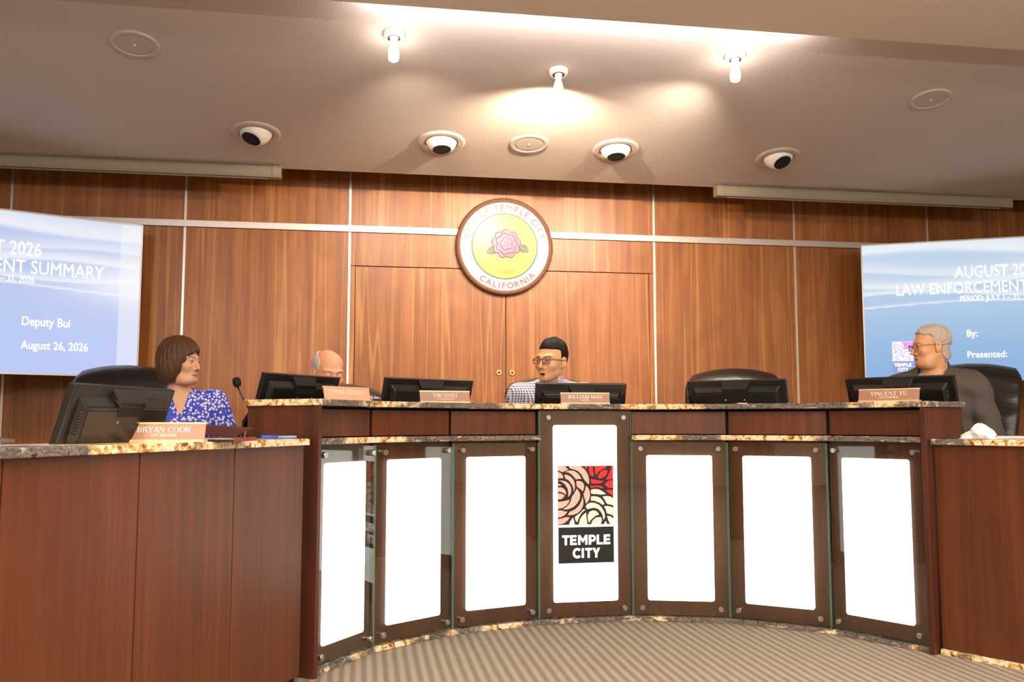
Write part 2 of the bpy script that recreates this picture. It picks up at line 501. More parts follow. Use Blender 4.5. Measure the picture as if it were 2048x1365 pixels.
wall = put('wall_back', boxv(-7, 7, .021, .16, 0, 3.45), BOXF, 'black_matte'); tag(wall, kind='structure')
PW = 1.22; g = .004
for n in range(-5, 5):
    x0, x1 = n * PW + .008, (n + 1) * PW - .008
    if n == -5: x0 = -6.9
    if n == -1: x1 = -.0006
    if n == 0: x0 = .0006
    if n == 4: x1 = 6.9
    put('wood_panel', boxv(x0, x1, 0, .021, 2.485, 3.3), BOXF, 'wall_wood', wall, bevel=.0015)
    if n in (-1, 0):
        xa, xb = (x0, -.001) if n == -1 else (.001, x1)
        put('wood_panel', boxv(xa, xb, 0, .021, 2.178, 2.437), BOXF, 'wall_wood', wall, bevel=.0012)
        xs = (x0, -1.176) if n == -1 else (1.176, x1)
        put('wood_panel', boxv(xs[0], xs[1], 0, .021, .055, 2.174), BOXF, 'wall_wood', wall, bevel=.0012)
    else:
        put('wood_panel', boxv(x0, x1, 0, .021, 0.0, 2.437), BOXF, 'wall_wood', wall, bevel=.0015)
for n in range(-4, 5):
    for z0, z1 in ((2.49, 3.3), (.05, 2.4365)):
        if n == 0 and z0 < 1: continue
        if n == 0: continue
        put('seam_strip', boxv(n * PW - .0085, n * PW + .0085, -.005, .02, z0, z1), BOXF, 'alu', wall)
tr = put('trim_1', boxv(-6.9, 6.9, -.016, .02, 2.438, 2.489), BOXF, 'alu', bevel=.002); tag(tr, kind='structure')
for k, (xa, xb, kx) in enumerate(((-1.172, -.0025, -.054), (.0025, 1.172, .05))):
    d = put(f'door_{k+1}', boxv(xa, xb, .0, .02, .06, 2.172), BOXF, 'wall_wood', bevel=.002); tag(d, kind='structure')
    MB().lathe([(.026, 0), (.026, .004), (.021, .007), (.014, .007), (.014, .003), (.006, .003)], (kx, 0, 1.36), (0, -1, 0), 24).put('lock_rose', 'brass', d, smooth=False)
    MB().lathe([(.008, .001), (.008, .0085), (.005, .0095)], (kx, 0, 1.36), (0, -1, 0), 12).put('keyhole', 'black_matte', d)
for nm, b in (('wall_left', (-7.1, -7, -12.5, .1, 0, 3.45)), ('wall_right', (7, 7.1, -12.5, .1, 0, 3.45)), ('wall_front', (-7, 7, -12.6, -12.5, 0, 3.45))):
    tag(put(nm, boxv(*b), BOXF, 'wall_paint'), kind='structure')
# sloped ceiling over the dais, free front and back edges
sl = .17
zc = lambda y: 2.805 + sl * (-.4 - y)
cl = put('ceiling', [(-7, -.4, zc(-.4)), (7, -.4, zc(-.4)), (7, -2.6, zc(-2.6)), (-7, -2.6, zc(-2.6)), (-7, -.4, zc(-.4) + .03), (7, -.4, zc(-.4) + .03), (7, -2.6, zc(-2.6) + .03), (-7, -2.6, zc(-2.6) + .03)],
         [(0, 1, 2, 3), (7, 6, 5, 4), (0, 4, 5, 1), (1, 5, 6, 2), (2, 6, 7, 3), (3, 7, 4, 0)], 'ceiling'); tag(cl, kind='structure')
tag(put('ceiling', boxv(-7, 7, -12.5, -2.6, 3.056, 3.45), BOXF, 'ceiling_low', bevel=.012), kind='structure')
tag(put('ceiling', boxv(-7, 7, -3.2, .1, 3.40, 3.45), BOXF, 'ceiling'), kind='structure')

# ------------------------------------------------------------------ DAIS
XY = [(-1.2701, -3.4144), (-1.0368, -3.068), (-0.6763, -2.8019), (-0.2445, -2.6549), (0.2268, -2.6408), (0.6746, -2.7696), (1.0436, -3.0581), (1.2809, -3.4557)]
FR = [frame(XY[i], XY[i + 1]) for i in range(7)]
ZLOW0, ZLOW1, ZUP0, ZUP1 = .881, .906, 1.033, 1.059


def offset_poly(pts, off, ext0=0.0, ext1=0.0):
    """offset an open polyline along its outward normals (mitred)"""
    out = []
    fr = [frame(pts[i], pts[i + 1])[0] for i in range(len(pts) - 1)]
    for i, p in enumerate(pts):
        p = np.array(p, float)
        if i == 0: q = p + fr[0][2] * off - fr[0][1] * ext0
        elif i == len(pts) - 1: q = p + fr[-1][2] * off + fr[-1][1] * ext1
        else:
            m = fr[i - 1][2] + fr[i][2]; m /= np.linalg.norm(m); q = p + m * off / m.dot(fr[i][2])
        out.append(q)
    return out


def band(pts, o0, o1, z0, z1, ext0=0.0, ext1=0.0):
    """solid following the polyline between two offsets"""
    a = offset_poly(pts, o0, ext0, ext1); b = offset_poly(pts, o1, ext0, ext1); n = len(pts); v = []; f = []
    for p, q in zip(a, b):
        v += [(p[0], p[1], z0), (q[0], q[1], z0), (q[0], q[1], z1), (p[0], p[1], z1)]
    for i in range(n - 1):
        k = 4 * i
        for j in range(4):
            f.append((k + j, k + 4 + j, k + 4 + (j + 1) % 4, k + (j + 1) % 4))
    f += [(0, 1, 2, 3), (4 * n - 1, 4 * n - 2, 4 * n - 3, 4 * n - 4)]
    return v, f


dais = thing('dais_desk', 'curved reddish wood council dais faced with seven glass covered lit panels', 'desk', (0, -2.66, 0))
for i, (fr, L) in enumerate(FR):
    put('front_panel', fbox(fr, .002, L - .002, -.048, -.028, .027, ZLOW0 - .001 if i != 3 else ZUP0 - .001), BOXF, 'desk_wood', dais, bevel=.0012)
    if i != 3:
        if i in (1, 5):
            put('frieze_panel', fbox(fr, .0015, L - .0015, -.05, -.032, ZLOW1 + .004, ZUP0 - .012), BOXF, 'desk_wood', dais, bevel=.001)
        else:
            put('frieze_panel', fbox(fr, .0015, L - .0015, -.05, -.032, ZLOW1 + .004, ZUP0 - .012), BOXF, 'desk_wood', dais, bevel=.001)
        put('shadow_gap', fbox(fr, 0, L, -.06, -.047, ZUP0 - .013, ZUP0 - .001), BOXF, 'black_matte', dais)
v, f = band(XY, -.052, .004, .0015, .024); put('plinth_strip', v, f, 'granite', dais)
v, f = band(XY, -.085, -.06, .03, ZUP0 - .002); put('carcass', v, f, 'black_matte', dais)
# end boards (their thin front edges show beside the glass) and a lower work surface behind the counter
for i, sgn in ((0, -1), (6, 1)):
    fr, L = FR[i]
    s0, s1 = (-.022, -.001) if sgn < 0 else (L + .001, L + .024)
    put('end_board', fbox(fr, s0, s1, -.325, .026, .002, ZUP0 - .001), BOXF, 'desk_wood_dark', dais, bevel=.0015)
v, f = band(XY, -.80, -.33, .835, .868); put('work_surface', v, f, 'desk_wood_dark', dais)
v, f = band(XY, -.33, -.31, .055, .834); put('modesty_panel', v, f, 'desk_wood_dark', dais)
# granite tops
v, f = band(XY, -.335, .024, ZUP0, ZUP1, .036, .036)
ct = put('granite_countertop', v, f, 'granite_top', bevel=.004); tag(ct, 'long curved granite countertop along the top of the dais', 'countertop')
v, f = band(XY[:4], -.034, .026, ZLOW0, ZLOW1, -.002, -.002)
tag(put('granite_shelf', v, f, 'granite_shelf', bevel=.003), 'narrow granite ledge above the three glass panels left of the logo', 'ledge', 'granite ledges')
v, f = band(XY[4:], -.034, .026, ZLOW0, ZLOW1, -.002, -.002)
tag(put('granite_shelf', v, f, 'granite_shelf', bevel=.003), 'narrow granite ledge above the three glass panels right of the logo', 'ledge', 'granite ledges')


def rrect(x0, x1, z0, z1, r, n=6):
    p = []
    for cx, cz, a0 in ((x1 - r, z1 - r, 0), (x0 + r, z1 - r, 90), (x0 + r, z0 + r, 180), (x1 - r, z0 + r, 270)):
        for k in range(n + 1):
            a = R(a0 + 90 * k / n); p.append((cx + r * math.cos(a), cz + r * math.sin(a)))
    return p


def prism_uz(fr, poly, n0, n1):
    """extrude a (s,z) polygon between normal offsets n0<n1"""
    o, d, n = fr; k = len(poly)
    P = lambda s, q, z: (o[0] + d[0] * s + n[0] * q, o[1] + d[1] * s + n[1] * q, z)
    v = [P(s, n1, z) for s, z in poly] + [P(s, n0, z) for s, z in poly]
    f = [tuple(range(k))] + [tuple(reversed(range(k, 2 * k)))] + [(i, k + i, k + (i + 1) % k, (i + 1) % k) for i in range(k)]
    return v, [tuple(reversed(q)) for q in f]


def sans_bold(s_, width, height):
    v = []; f = []; x = 0.0; w = .25
    def P(poly):
        ar = sum(poly[k][0] * poly[(k + 1) % len(poly)][1] - poly[(k + 1) % len(poly)][0] * poly[k][1] for k in range(len(poly)))
        if ar < 0: poly = poly[::-1]
        k = len(v); v.extend([(x + a, b, 0) for a, b in poly]); f.append(tuple(range(k, k + len(poly))))
    bx = lambda a, b, c, d_: P([(a, c), (b, c), (b, d_), (a, d_)])
    def arc(cx, cy, ro, a0, a1, rx=1.0, n=14, ww=None):
        ri = ro - (ww or w)
        for k in range(n):
            t0, t1 = R(a0 + (a1 - a0) * k / n), R(a0 + (a1 - a0) * (k + 1) / n)
            P([(cx + ro * rx * math.cos(t0), cy + ro * math.sin(t0)), (cx + ro * rx * math.cos(t1), cy + ro * math.sin(t1)), (cx + ri * rx * math.cos(t1), cy + ri * math.sin(t1)), (cx + ri * rx * math.cos(t0), cy + ri * math.sin(t0))])
    for c in s_:
        if c == 'T': bx(0, .80, 1 - .23, 1); bx(.40 - w / 2, .40 + w / 2, 0, .77); adv = .84
        elif c == 'E': bx(0, w, 0, 1); bx(w, .70, 1 - .22, 1); bx(w, .66, .39, .61); bx(w, .72, 0, .22); adv = .84
        elif c == 'M': bx(0, w, 0, 1); bx(.79, .79 + w, 0, 1); P([(w, 1), (.52, .56), (.52, .20), (w, .62)]); P([(.79, 1), (.52, .56), (.52, .20), (.79, .62)]); adv = 1.16
        elif c == 'P': bx(0, w, 0, 1); bx(w, .42, .78, 1); bx(w, .42, .30, .52); arc(.42, .65, .35, -90, 90, 1.0, 12, .22); adv = .84
        elif c == 'L': bx(0, w, 0, 1); bx(w, .70, 0, .22); adv = .76
        elif c == 'C': arc(.52, .5, .53, 42, 318, 1.0, 20, .25); adv = 1.0
        elif c == 'I': bx(0, w, 0, 1); adv = .37
        elif c == 'Y': bx(.42 - w / 2, .42 + w / 2, 0, .44); P([(.42 - w / 2, .40), (.42, .62), (.27, 1), (-.02, 1)]); P([(.42 + w / 2, .40), (.42, .62), (.57, 1), (.86, 1)]); P([(.42 - w / 2, .40), (.42 + w / 2, .40), (.42, .64)]); adv = .86
        x += adv + .03
    a = np.array(v, float); a[:, 0] -= (a[:, 0].max() + a[:, 0].min()) / 2
    a[:, 0] *= width / np.ptp(a[:, 0]); a[:, 1] *= height
    return a, f


PANLAB = ['leftmost lit glass panel of the dais, beside the wooden end board', 'second lit glass panel from the left end of the dais',
          'lit glass panel directly left of the tall logo panel', 'tall central lit glass panel carrying the red and pink flower logo',
          'lit glass panel directly right of the tall logo panel', 'second lit glass panel from the right end of the dais', 'rightmost lit glass panel of the dais, beside the right wing desk']
for i, (fr, L) in enumerate(FR):
    zt = 1.022 if i == 3 else .869
    mid = np.array(fr[0]) + fr[1] * L / 2
    t = thing('glass_panel', PANLAB[i], 'glass panel', (mid[0], mid[1], .026), math.atan2(fr[1][1], fr[1][0]), 'lit glass panels on the dais front')
    put('glass_sheet', fbox(fr, .004, L - .004, -.010, 0, .027, zt), BOXF, 'glass', t)
    for e0, e1 in ((.0015, .0038), (L - .0038, L - .0015)):
        put('glass_edge', fbox(fr, e0, e1, -.010, -.0002, .027, zt), BOXF, 'glass_edge', t)
    v, f = prism_uz(fr, rrect(.155 * L, .845 * L, .099, .955 if i == 3 else .806, .012), -.0165, -.0112)
    put('lit_film', v, f, 'lit', t)
    for sx in (.095, .905):
        for z in (.066, zt - .03):
            c = np.array(fr[0]) + fr[1] * L * sx; n3 = (fr[2][0], fr[2][1], 0)
            MB().lathe([(.0075, -.028), (.0075, .0005), (.0125, .001), (.0125, .017), (.011, .0195)], (c[0], c[1], z), n3, 20).put('standoff', 'steel', t)
    if i == 3:
        ox = np.array([*(np.array(fr[0]) + fr[1] * L / 2), 0.0]); xd = np.array([*fr[1], 0.0]); nn3 = np.array([*fr[2], 0.0]); yd = np.array([0, 0, 1.0])
        # printed on the front of the glass: square emblem and lettering block
        SQ0, SQ1, SZ0, SZ1 = -.1415, .1395, .470, .755
        def art(name, polys, mat, lift):
            mb = MB()
            for p in polys:
                q = [((x - 100) / 1130.0, (y - 113) / 1190.0) for x, y in p]
                for _ in range(1):
                    r_ = []
                    for a, b in zip(q, q[1:] + q[:1]):
                        r_ += [(.88 * a[0] + .12 * b[0], .88 * a[1] + .12 * b[1]), (.12 * a[0] + .88 * b[0], .12 * a[1] + .88 * b[1])]
                    q = r_
                qa = np.array(q); qc = qa.mean(0); q = qa + (qa - qc) / np.maximum(np.linalg.norm(qa - qc, axis=1, keepdims=True), 1e-6) * .006
                pts = np.array([(SQ0 + min(max(u, 0), 1) * (SQ1 - SQ0), SZ1 - min(max(w_, 0), 1) * (SZ1 - SZ0)) for u, w_ in q])
                pts3 = place2d(np.c_[pts, np.zeros(len(pts))], ox, xd, yd, 0)
                pts3 = pts3 + nn3 * lift
                ar = sum(pts[k][0] * pts[(k + 1) % len(pts)][1] - pts[(k + 1) % len(pts)][0] * pts[k][1] for k in range(len(pts)))
                mb.add(pts3, [tuple(range(len(pts))) if ar > 0 else tuple(reversed(range(len(pts))))])
            return mb.put(name, mat, t)
        PINK = [[(100,120),(245,125),(275,160),(310,185),(250,205),(195,230),(160,215),(100,195)],
          [(330,120),(560,120),(650,200),(705,290),(728,380),(728,485),(690,455),(650,410),(620,370),(580,290),(510,220),(430,185),(370,170),(340,150)],
          [(250,235),(330,210),(420,215),(490,260),(545,320),(575,375),(520,372),(460,380),(435,340),(390,290),(330,250)],
          [(100,235),(150,255),(190,300),(205,355),(150,350),(100,360)],
          [(235,290),(300,300),(360,340),(410,400),(435,460),(440,540),(420,640),(410,560),(390,500),(350,430),(300,390),(255,370)],
          [(475,425),(540,425),(590,445),(620,490),(625,550),(605,625),(560,580),(490,530)],
          [(110,410),(180,410),(260,430),(320,480),(355,540),(365,610),(350,680),(305,735),(310,640),(290,560),(240,480),(170,430)],
          [(105,475),(160,490),(170,500),(105,510)],
          [(105,555),(170,550),(230,590),(255,640),(260,690),(210,650),(160,630),(105,630)],
          [(105,670),(160,675),(235,710),(190,760),(150,780),(105,770)],
          [(105,835),(180,835),(260,820),(330,800),(310,850),(260,910),(190,955),(105,970)],
          [(480,580),(525,640),(545,700),(530,790),(480,870),(420,930),(340,970),(270,985),(200,980),(270,940),(330,880),(370,810),(385,740),(430,680),(460,620)],
          [(675,520),(720,580),(745,650),(745,730),(715,820),(665,880),(655,800),(635,740),(625,690),(650,620)],
          [(595,745),(610,830),(605,910),(570,990),(510,1050),(430,1090),(340,1105),(300,1100),(340,1040),(450,990),(530,910),(575,820)],
          [(110,1010),(170,1015),(230,1035),(285,1035),(240,1090),(180,1130),(110,1145)],
          [(110,1185),(190,1175),(250,1150),(330,1155),(290,1210),(220,1260),(140,1285),(110,1285)]]
        RED = [[(640,115),(690,115),(685,185)], [(735,115),(805,115),(810,210),(830,320),(770,310),(740,240)],
          [(855,115),(1070,115),(1080,160),(1000,180),(930,230),(890,300),(865,250)], [(945,290),(990,230),(1060,205),(1110,210),(1100,270),(1050,330),(980,365),(920,360)],
          [(1200,115),(1232,115),(1232,370),(1150,385),(1080,390),(1140,300),(1170,220)], [(770,385),(860,400),(940,420),(1030,425),(990,460),(900,470),(790,470)],
          [(1060,490),(1130,430),(1232,410),(1232,560),(1150,560),(1090,530)], [(770,520),(860,525),(960,525),(1040,570),(980,570),(900,545),(770,560)], [(1080,620),(1150,610),(1235,620),(1235,720),(1160,680)]]
        CREAM = [[(775,600),(850,590),(930,600),(1010,640),(1075,690),(980,700),(900,685),(780,680)], [(1010,745),(1090,735),(1170,750),(1240,790),(1240,930),(1170,900),(1100,890),(1060,810)],
          [(780,735),(870,740),(950,770),(1010,830),(1045,895),(1000,905),(930,855),(850,825),(770,820)], [(665,940),(700,890),(770,865),(850,875),(940,920),(1000,990),(1040,1070),(1050,1150),(1020,1220),(1000,1120),(960,1040),(900,990),(820,970),(740,985),(690,990)],
          [(1035,945),(1100,940),(1180,955),(1240,985),(1240,1140),(1170,1100),(1095,1080),(1080,1010)], [(1100,1140),(1160,1150),(1245,1200),(1245,1300),(1160,1300),(1120,1210)],
          [(705,1120),(740,1050),(810,1025),(880,1040),(930,1110),(850,1130),(770,1200),(730,1270),(710,1200)], [(770,1300),(800,1230),(870,1170),(970,1160),(985,1230),(960,1300),(900,1300)],
          [(520,1300),(550,1190),(600,1120),(670,1060),(665,1140),(680,1220),(690,1300)], [(445,1140),(540,1080),(610,1000),(655,1005),(570,1070),(520,1160),(490,1250),(450,1200)], [(320,1305),(345,1240),(400,1160),(415,1220),(440,1305)], [(1030,1300),(1070,1240),(1090,1300)]]
        put('emblem_ground', fbox((np.array(fr[0]) + fr[1] * L / 2, fr[1], fr[2]), SQ0, SQ1, .0002, .0008, SZ0, SZ1), BOXF, 'logo_black', t)
        art('pink_petals', PINK, 'logo_pink', .0012); art('red_petals', RED, 'logo_red', .0012); art('cream_petals', CREAM, 'logo_cream', .0012)
        put('lettering_block', fbox((np.array(fr[0]) + fr[1] * L / 2, fr[1], fr[2]), -.1400, .1400, .0002, .0008, .2855, .4585), BOXF, 'logo_black', t)
        for s_, w_, zb in (('TEMPLE', .243, .373), ('CITY', .138, .310)):
            a, f = sans_bold(s_, w_, .047)
            put('lettering', place2d(a, ox + np.array([0, 0, zb]) + nn3 * .0014, xd, yd), f, 'logo_white', t)
DROOT = dais

# wing desks
wa, wb = np.array([-1.283, -3.50]), np.array([-2.235, -5.46])
(wfr, wL) = frame(wb, wa)   # travelling from far end to the dais so that the outward normal faces the room
wing = thing('wing_desk', 'left wing desk with tall plain reddish wood panels', 'desk', (-1.75, -4.45, 0))
seams = [0.004, .458, .924, 1.399, 1.87, 2.175]
for s0, s1 in zip(seams[:-1], seams[1:]):
    put('front_panel', fbox(wfr, wL - s1 + .002, wL - s0 - .002, -.05, -.03, .03, .880), BOXF, 'desk_wood', wing, bevel=.0015)
put('plinth', fbox(wfr, wL - 2.17, wL - .01, -.06, -.05, .001, .88), BOXF, 'black_matte', wing)
put('work_surface', fbox(wfr, wL - 2.17, wL - .30, -.95, -.30, .725, .752), BOXF, 'desk_wood_dark', wing)
put('modesty_panel', fbox(wfr, wL - 2.17, wL - .30, -.32, -.30, .03, .724), BOXF, 'desk_wood_dark', wing)
P4 = [wa - wfr[1] * 2.18, wa - wfr[1] * .012, np.array([-1.534, -3.268]), wa - wfr[1] * 2.18 - wfr[2] * .31]
wt = put('granite_countertop', [(p[0], p[1], z) for z in (.881, .906) for p in P4], BOXF, 'granite_wing', bevel=.004)
tag(wt, 'granite countertop of the left wing desk under the large monitor', 'countertop')
ra = np.array([1.312, -3.476]); rd = np.array([.16, -.277]); rd = rd / np.linalg.norm(rd)
(rfr, rL) = frame(ra, ra + rd * 1.7)
wing2 = thing('wing_desk', 'right wing desk with one plain reddish wood front at the picture edge', 'desk', (1.75, -4.2, 0))
for s0, s1 in ((.004, .60), (.604, 1.2), (1.204, 1.69)):
    put('front_panel', fbox(rfr, s0, s1, -.02, 0, .026, .871), BOXF, 'desk_wood', wing2, bevel=.0015)
put('plinth_strip', fbox(rfr, 0, 1.69, -.03, .008, .001, .024), BOXF, 'granite', wing2)
put('work_surface', fbox(rfr, .30, 1.69, -.9, -.28, .725, .752), BOXF, 'desk_wood_dark', wing2)
put('modesty_panel', fbox(rfr, .30, 1.69, -.3, -.28, .03, .724), BOXF, 'desk_wood_dark', wing2)
wt2 = put('granite_countertop', fbox(rfr, -.002, 1.7, -.29, .022, .872, .897), BOXF, 'granite_wing_right', bevel=.004)
tag(wt2, 'granite countertop of the right wing desk under the white tissue', 'countertop')

# ------------------------------------------------------------------ SERIF LETTERS for the name plates
def glyph(ch):
    """capital letter in a 1-high cell: list of quads/polys, advance"""
    T, t, sf = .15, .055, .05
    P = []
    def bx(x0, x1, y0, y1): P.append([(x0, y0), (x1, y0), (x1, y1), (x0, y1)])
    def stem(x, w=T, y0=0, y1=1, top=True, bot=True):
        bx(x, x + w, y0, y1)
        if bot and y0 == 0: bx(x - .06, x + w + .06, 0, sf)
        if top and y1 == 1: bx(x - .06, x + w + .06, 1 - sf, 1)
    def diag(xa, ya, xb, yb, w): P.append([(xa, ya), (xa + w, ya), (xb + w, yb), (xb, yb)] if ya < yb else [(xb, yb), (xb + w, yb), (xa + w, ya), (xa, ya)])
    def serif(x0, x1, y): bx(x0, x1, y, y + sf)
    def arc(cx, cy, rx, ry, a0, a1, wm, n=10):
        for k in range(n):
            q = []
            for a, s in ((a0 + (a1 - a0) * k / n, 1), (a0 + (a1 - a0) * (k + 1) / n, 1), (a0 + (a1 - a0) * (k + 1) / n, 0), (a0 + (a1 - a0) * k / n, 0)):
                c_, s_ = math.cos(R(a)), math.sin(R(a)); w = t * .9 + (wm - t * .9) * abs(c_)
                if s: q.append((cx + rx * c_, cy + ry * s_))
                else: q.append((cx + (rx - w) * c_, cy + (ry - t * .9) * s_))
            P.append(q)
    if ch == 'I': stem(.08); return P, .32
    if ch in 'BRP':
        stem(.08); bx(.2, .42, 1 - t, 1); bx(.2, .42, .5 - t / 2, .5 + t / 2)
        arc(.40, .75, .26, .25, -90, 90, T)
        if ch == 'B': bx(.2, .42, 0, t); arc(.40, .25, .30, .25, -90, 90, T)
        if ch == 'R': diag(.40, .5, .64, 0, .17); serif(.6, .86, 0)
        return P, .80
    if ch in 'CGOQ':
        if ch in 'CG': arc(.46, .5, .42, .51, 42, 318, T + .02, 16); bx(.74, .79, .62, .95)
        else: arc(.46, .5, .43, .51, 0, 360, T + .02, 20)
        if ch == 'G': bx(.64, .78, .05, .42); bx(.52, .84, .40, .45)
        if ch == 'Q': diag(.45, .02, .80, -.2, .16)
        return P, .92 if ch in 'OQ' else .86
    if ch == 'Y': diag(.38, .5, .06, 1, .17); diag(.44, .5, .72, 1, .06); bx(.36, .51, 0, .52); serif(.25, .62, 0); serif(0, .32, 1 - sf); serif(.6, .88, 1 - sf); return P, .84
    if ch == 'A': diag(.08, 0, .40, 1, .06); diag(.66, 0, .38, 1, .17); bx(.22, .62, .3, .3 + t); serif(0, .26, 0); serif(.58, .90, 0); return P, .88
    if ch == 'V': diag(.36, 0, .06, 1, .17); diag(.42, 0, .70, 1, .06); serif(0, .32, 1 - sf); serif(.58, .86, 1 - sf); return P, .82
    if ch == 'N': stem(.10, .06, bot=True); stem(.72, .06); diag(.72, 0, .06, 1, .17); return P, .90
    if ch == 'M': stem(.10, .06); stem(.82, T); diag(.46, 0, .10, 1, .17); diag(.50, 0, .84, 1, .06); return P, 1.06
    if ch == 'W': diag(.30, 0, .06, 1, .16); diag(.36, 0, .58, 1, .06); diag(.74, 0, .50, 1, .16); diag(.80, 0, 1.02, 1, .06); serif(0, .3, 1 - sf); serif(.44, .74, 1 - sf); serif(.92, 1.16, 1 - sf); return P, 1.12
    if ch == 'U': stem(.10, T, .3, 1); stem(.66, .06, .3, 1); arc(.41, .32, .31, .33, 180, 360, T); return P, .84
    if ch == 'T': bx(.33, .33 + T, 0, 1); serif(.22, .60, 0); bx(.02, .80, 1 - t, 1); bx(.02, .07, .78, 1); bx(.75, .80, .78, 1); return P, .80
    if ch == 'L': stem(.08); bx(.1, .68, 0, t); bx(.63, .68, 0, .25); return P, .70
    if ch in 'EF':
        stem(.08); bx(.1, .66, 1 - t, 1); bx(.61, .66, .78, 1); bx(.2, .5, .5 - t / 2, .5 + t / 2); bx(.46, .5, .38, .62)
        if ch == 'E': bx(.1, .70, 0, t); bx(.65, .70, 0, .25)
        return P, .74
    if ch == 'H': stem(.08); stem(.62); bx(.2, .64, .5 - t / 2, .5 + t / 2); return P, .88
    if ch == 'K': stem(.08); diag(.26, .42, .62, 1, .06); diag(.34, .52, .66, 0, .17); serif(.56, .82, 1 - sf); serif(.60, .90, 0); return P, .86
    if ch == 'Z': bx(.06, .68, 1 - t, 1); bx(.06, .70, 0, t); diag(.06, 0, .50, 1, .18); bx(.06, .11, .78, 1); bx(.65, .70, 0, .24); return P, .76
    if ch == 'S': arc(.34, .74, .27, .27, 40, 270, T); arc(.34, .27, .29, .28, -140, 90, T); bx(.54, .59, .72, .95); bx(.04, .09, .06, .3); return P, .68
    if ch == 'D': stem(.08); bx(.2, .42, 1 - t, 1); bx(.2, .42, 0, t); arc(.40, .5, .42, .5, -90, 90, T + .02); return P, .90
    return P, .40


def serif_text(s):
    """verts (x,y), faces with x centred, cap height 1"""
    x = 0; v = []; f = []
    for ch in s:
        if ch == ' ': x += .40; continue
        P, adv = glyph(ch)
        for p in P:
            ar = sum(p[k][0] * p[(k + 1) % len(p)][1] - p[(k + 1) % len(p)][0] * p[k][1] for k in range(len(p)))
            if ar < 0: p = p[::-1]
            k = len(v); v += [(x + a, b, 0) for a, b in p]; f.append(tuple(range(k, k + len(p))))
        x += adv + .03
    v = np.array(v, float); v[:, 0] -= (v[:, 0].max() + v[:, 0].min()) / 2
    return v, f


def name_plate(label, l1, l2, loc, rz, W=.25, H=.052, w1=.17, face='plate'):
    t = thing('name_plate', label, 'name plate', loc, rz, 'engraved name plates on the counters')
    lean = .012
    P = lambda x, y, z: (x, y, z)
    # holder: foot rail and back rail
    mb = MB().box(-W / 2, W / 2, -.016, .022, 0, .008)
    mb.put('holder', 'plate_holder', t, world=False, bevel=.001)
    top = .006 + H
    v = [(-W / 2, -.010, .006), (W / 2, -.010, .006), (W / 2, -.007, .006), (-W / 2, -.007, .006), (-W / 2, -.010 + lean, top), (W / 2, -.010 + lean, top), (W / 2, -.007 + lean, top), (-W / 2, -.007 + lean, top)]
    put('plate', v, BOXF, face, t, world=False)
    MB().hexa([(-W / 2 - .001, -.0115 + lean, top - .003), (W / 2 + .001, -.0115 + lean, top - .003), (W / 2 + .001, -.004 + lean, top - .003), (-W / 2 - .001, -.004 + lean, top - .003),
               (-W / 2 - .001, -.0115 + lean, top + .003), (W / 2 + .001, -.0115 + lean, top + .003), (W / 2 + .001, -.004 + lean, top + .003), (-W / 2 - .001, -.004 + lean, top + .003)]).put('top_rail', 'plate_holder', t, world=False)
    up = np.array([0, lean, H]); up = up / np.linalg.norm(up); xd = np.array([1.0, 0, 0]); nrm = np.cross(xd, up)
    for s, hgt, zf, wmax in ((l1, .0175, .46, w1), (l2, .0085, .22, None)):
        if not s: continue
        a, f = serif_text(s)
        sx = (wmax / np.ptp(a[:, 0])) if wmax else hgt * .95
        a[:, 0] *= sx; a[:, 1] *= hgt
        base = np.array([0, -.010 + lean * zf, .006 + H * zf])
        put('lettering', place2d(a, base + nrm * .0008, xd, up), f, 'letter_white', t, world=False)
    return t


name_plate('name plate reading CITY MANAGER on the left wing desk', 'BRYAN COOK', 'CITY MANAGER', (-1.690, -4.120, .906), R(-10), W=.252, w1=.166)
name_plate('name plate with painted glare in front of the bald man', 'CYNTHIA STERNQUIST', '', (-1.163, -3.085, ZUP1), R(44), W=.262, w1=.215, face='plate_glare')
name_plate('name plate in front of the unattended monitor left of the speaking man', 'TOM CHAVEZ', 'COUNCILMEMBER', (-.712, -2.730, ZUP1), R(12), W=.246, H=.050, w1=.122)
name_plate('name plate below the monitor of the man in checked shirt', 'WILLIAM MAN', 'MAYOR', (.008, -2.575, ZUP1), R(-2), W=.250, H=.050, w1=.178)
name_plate('name plate below the monitor of the grey suited man', 'VINCENT YU', 'COUNCILMEMBER', (1.250, -3.255, ZUP1), R(-52), W=.270, w1=.162)

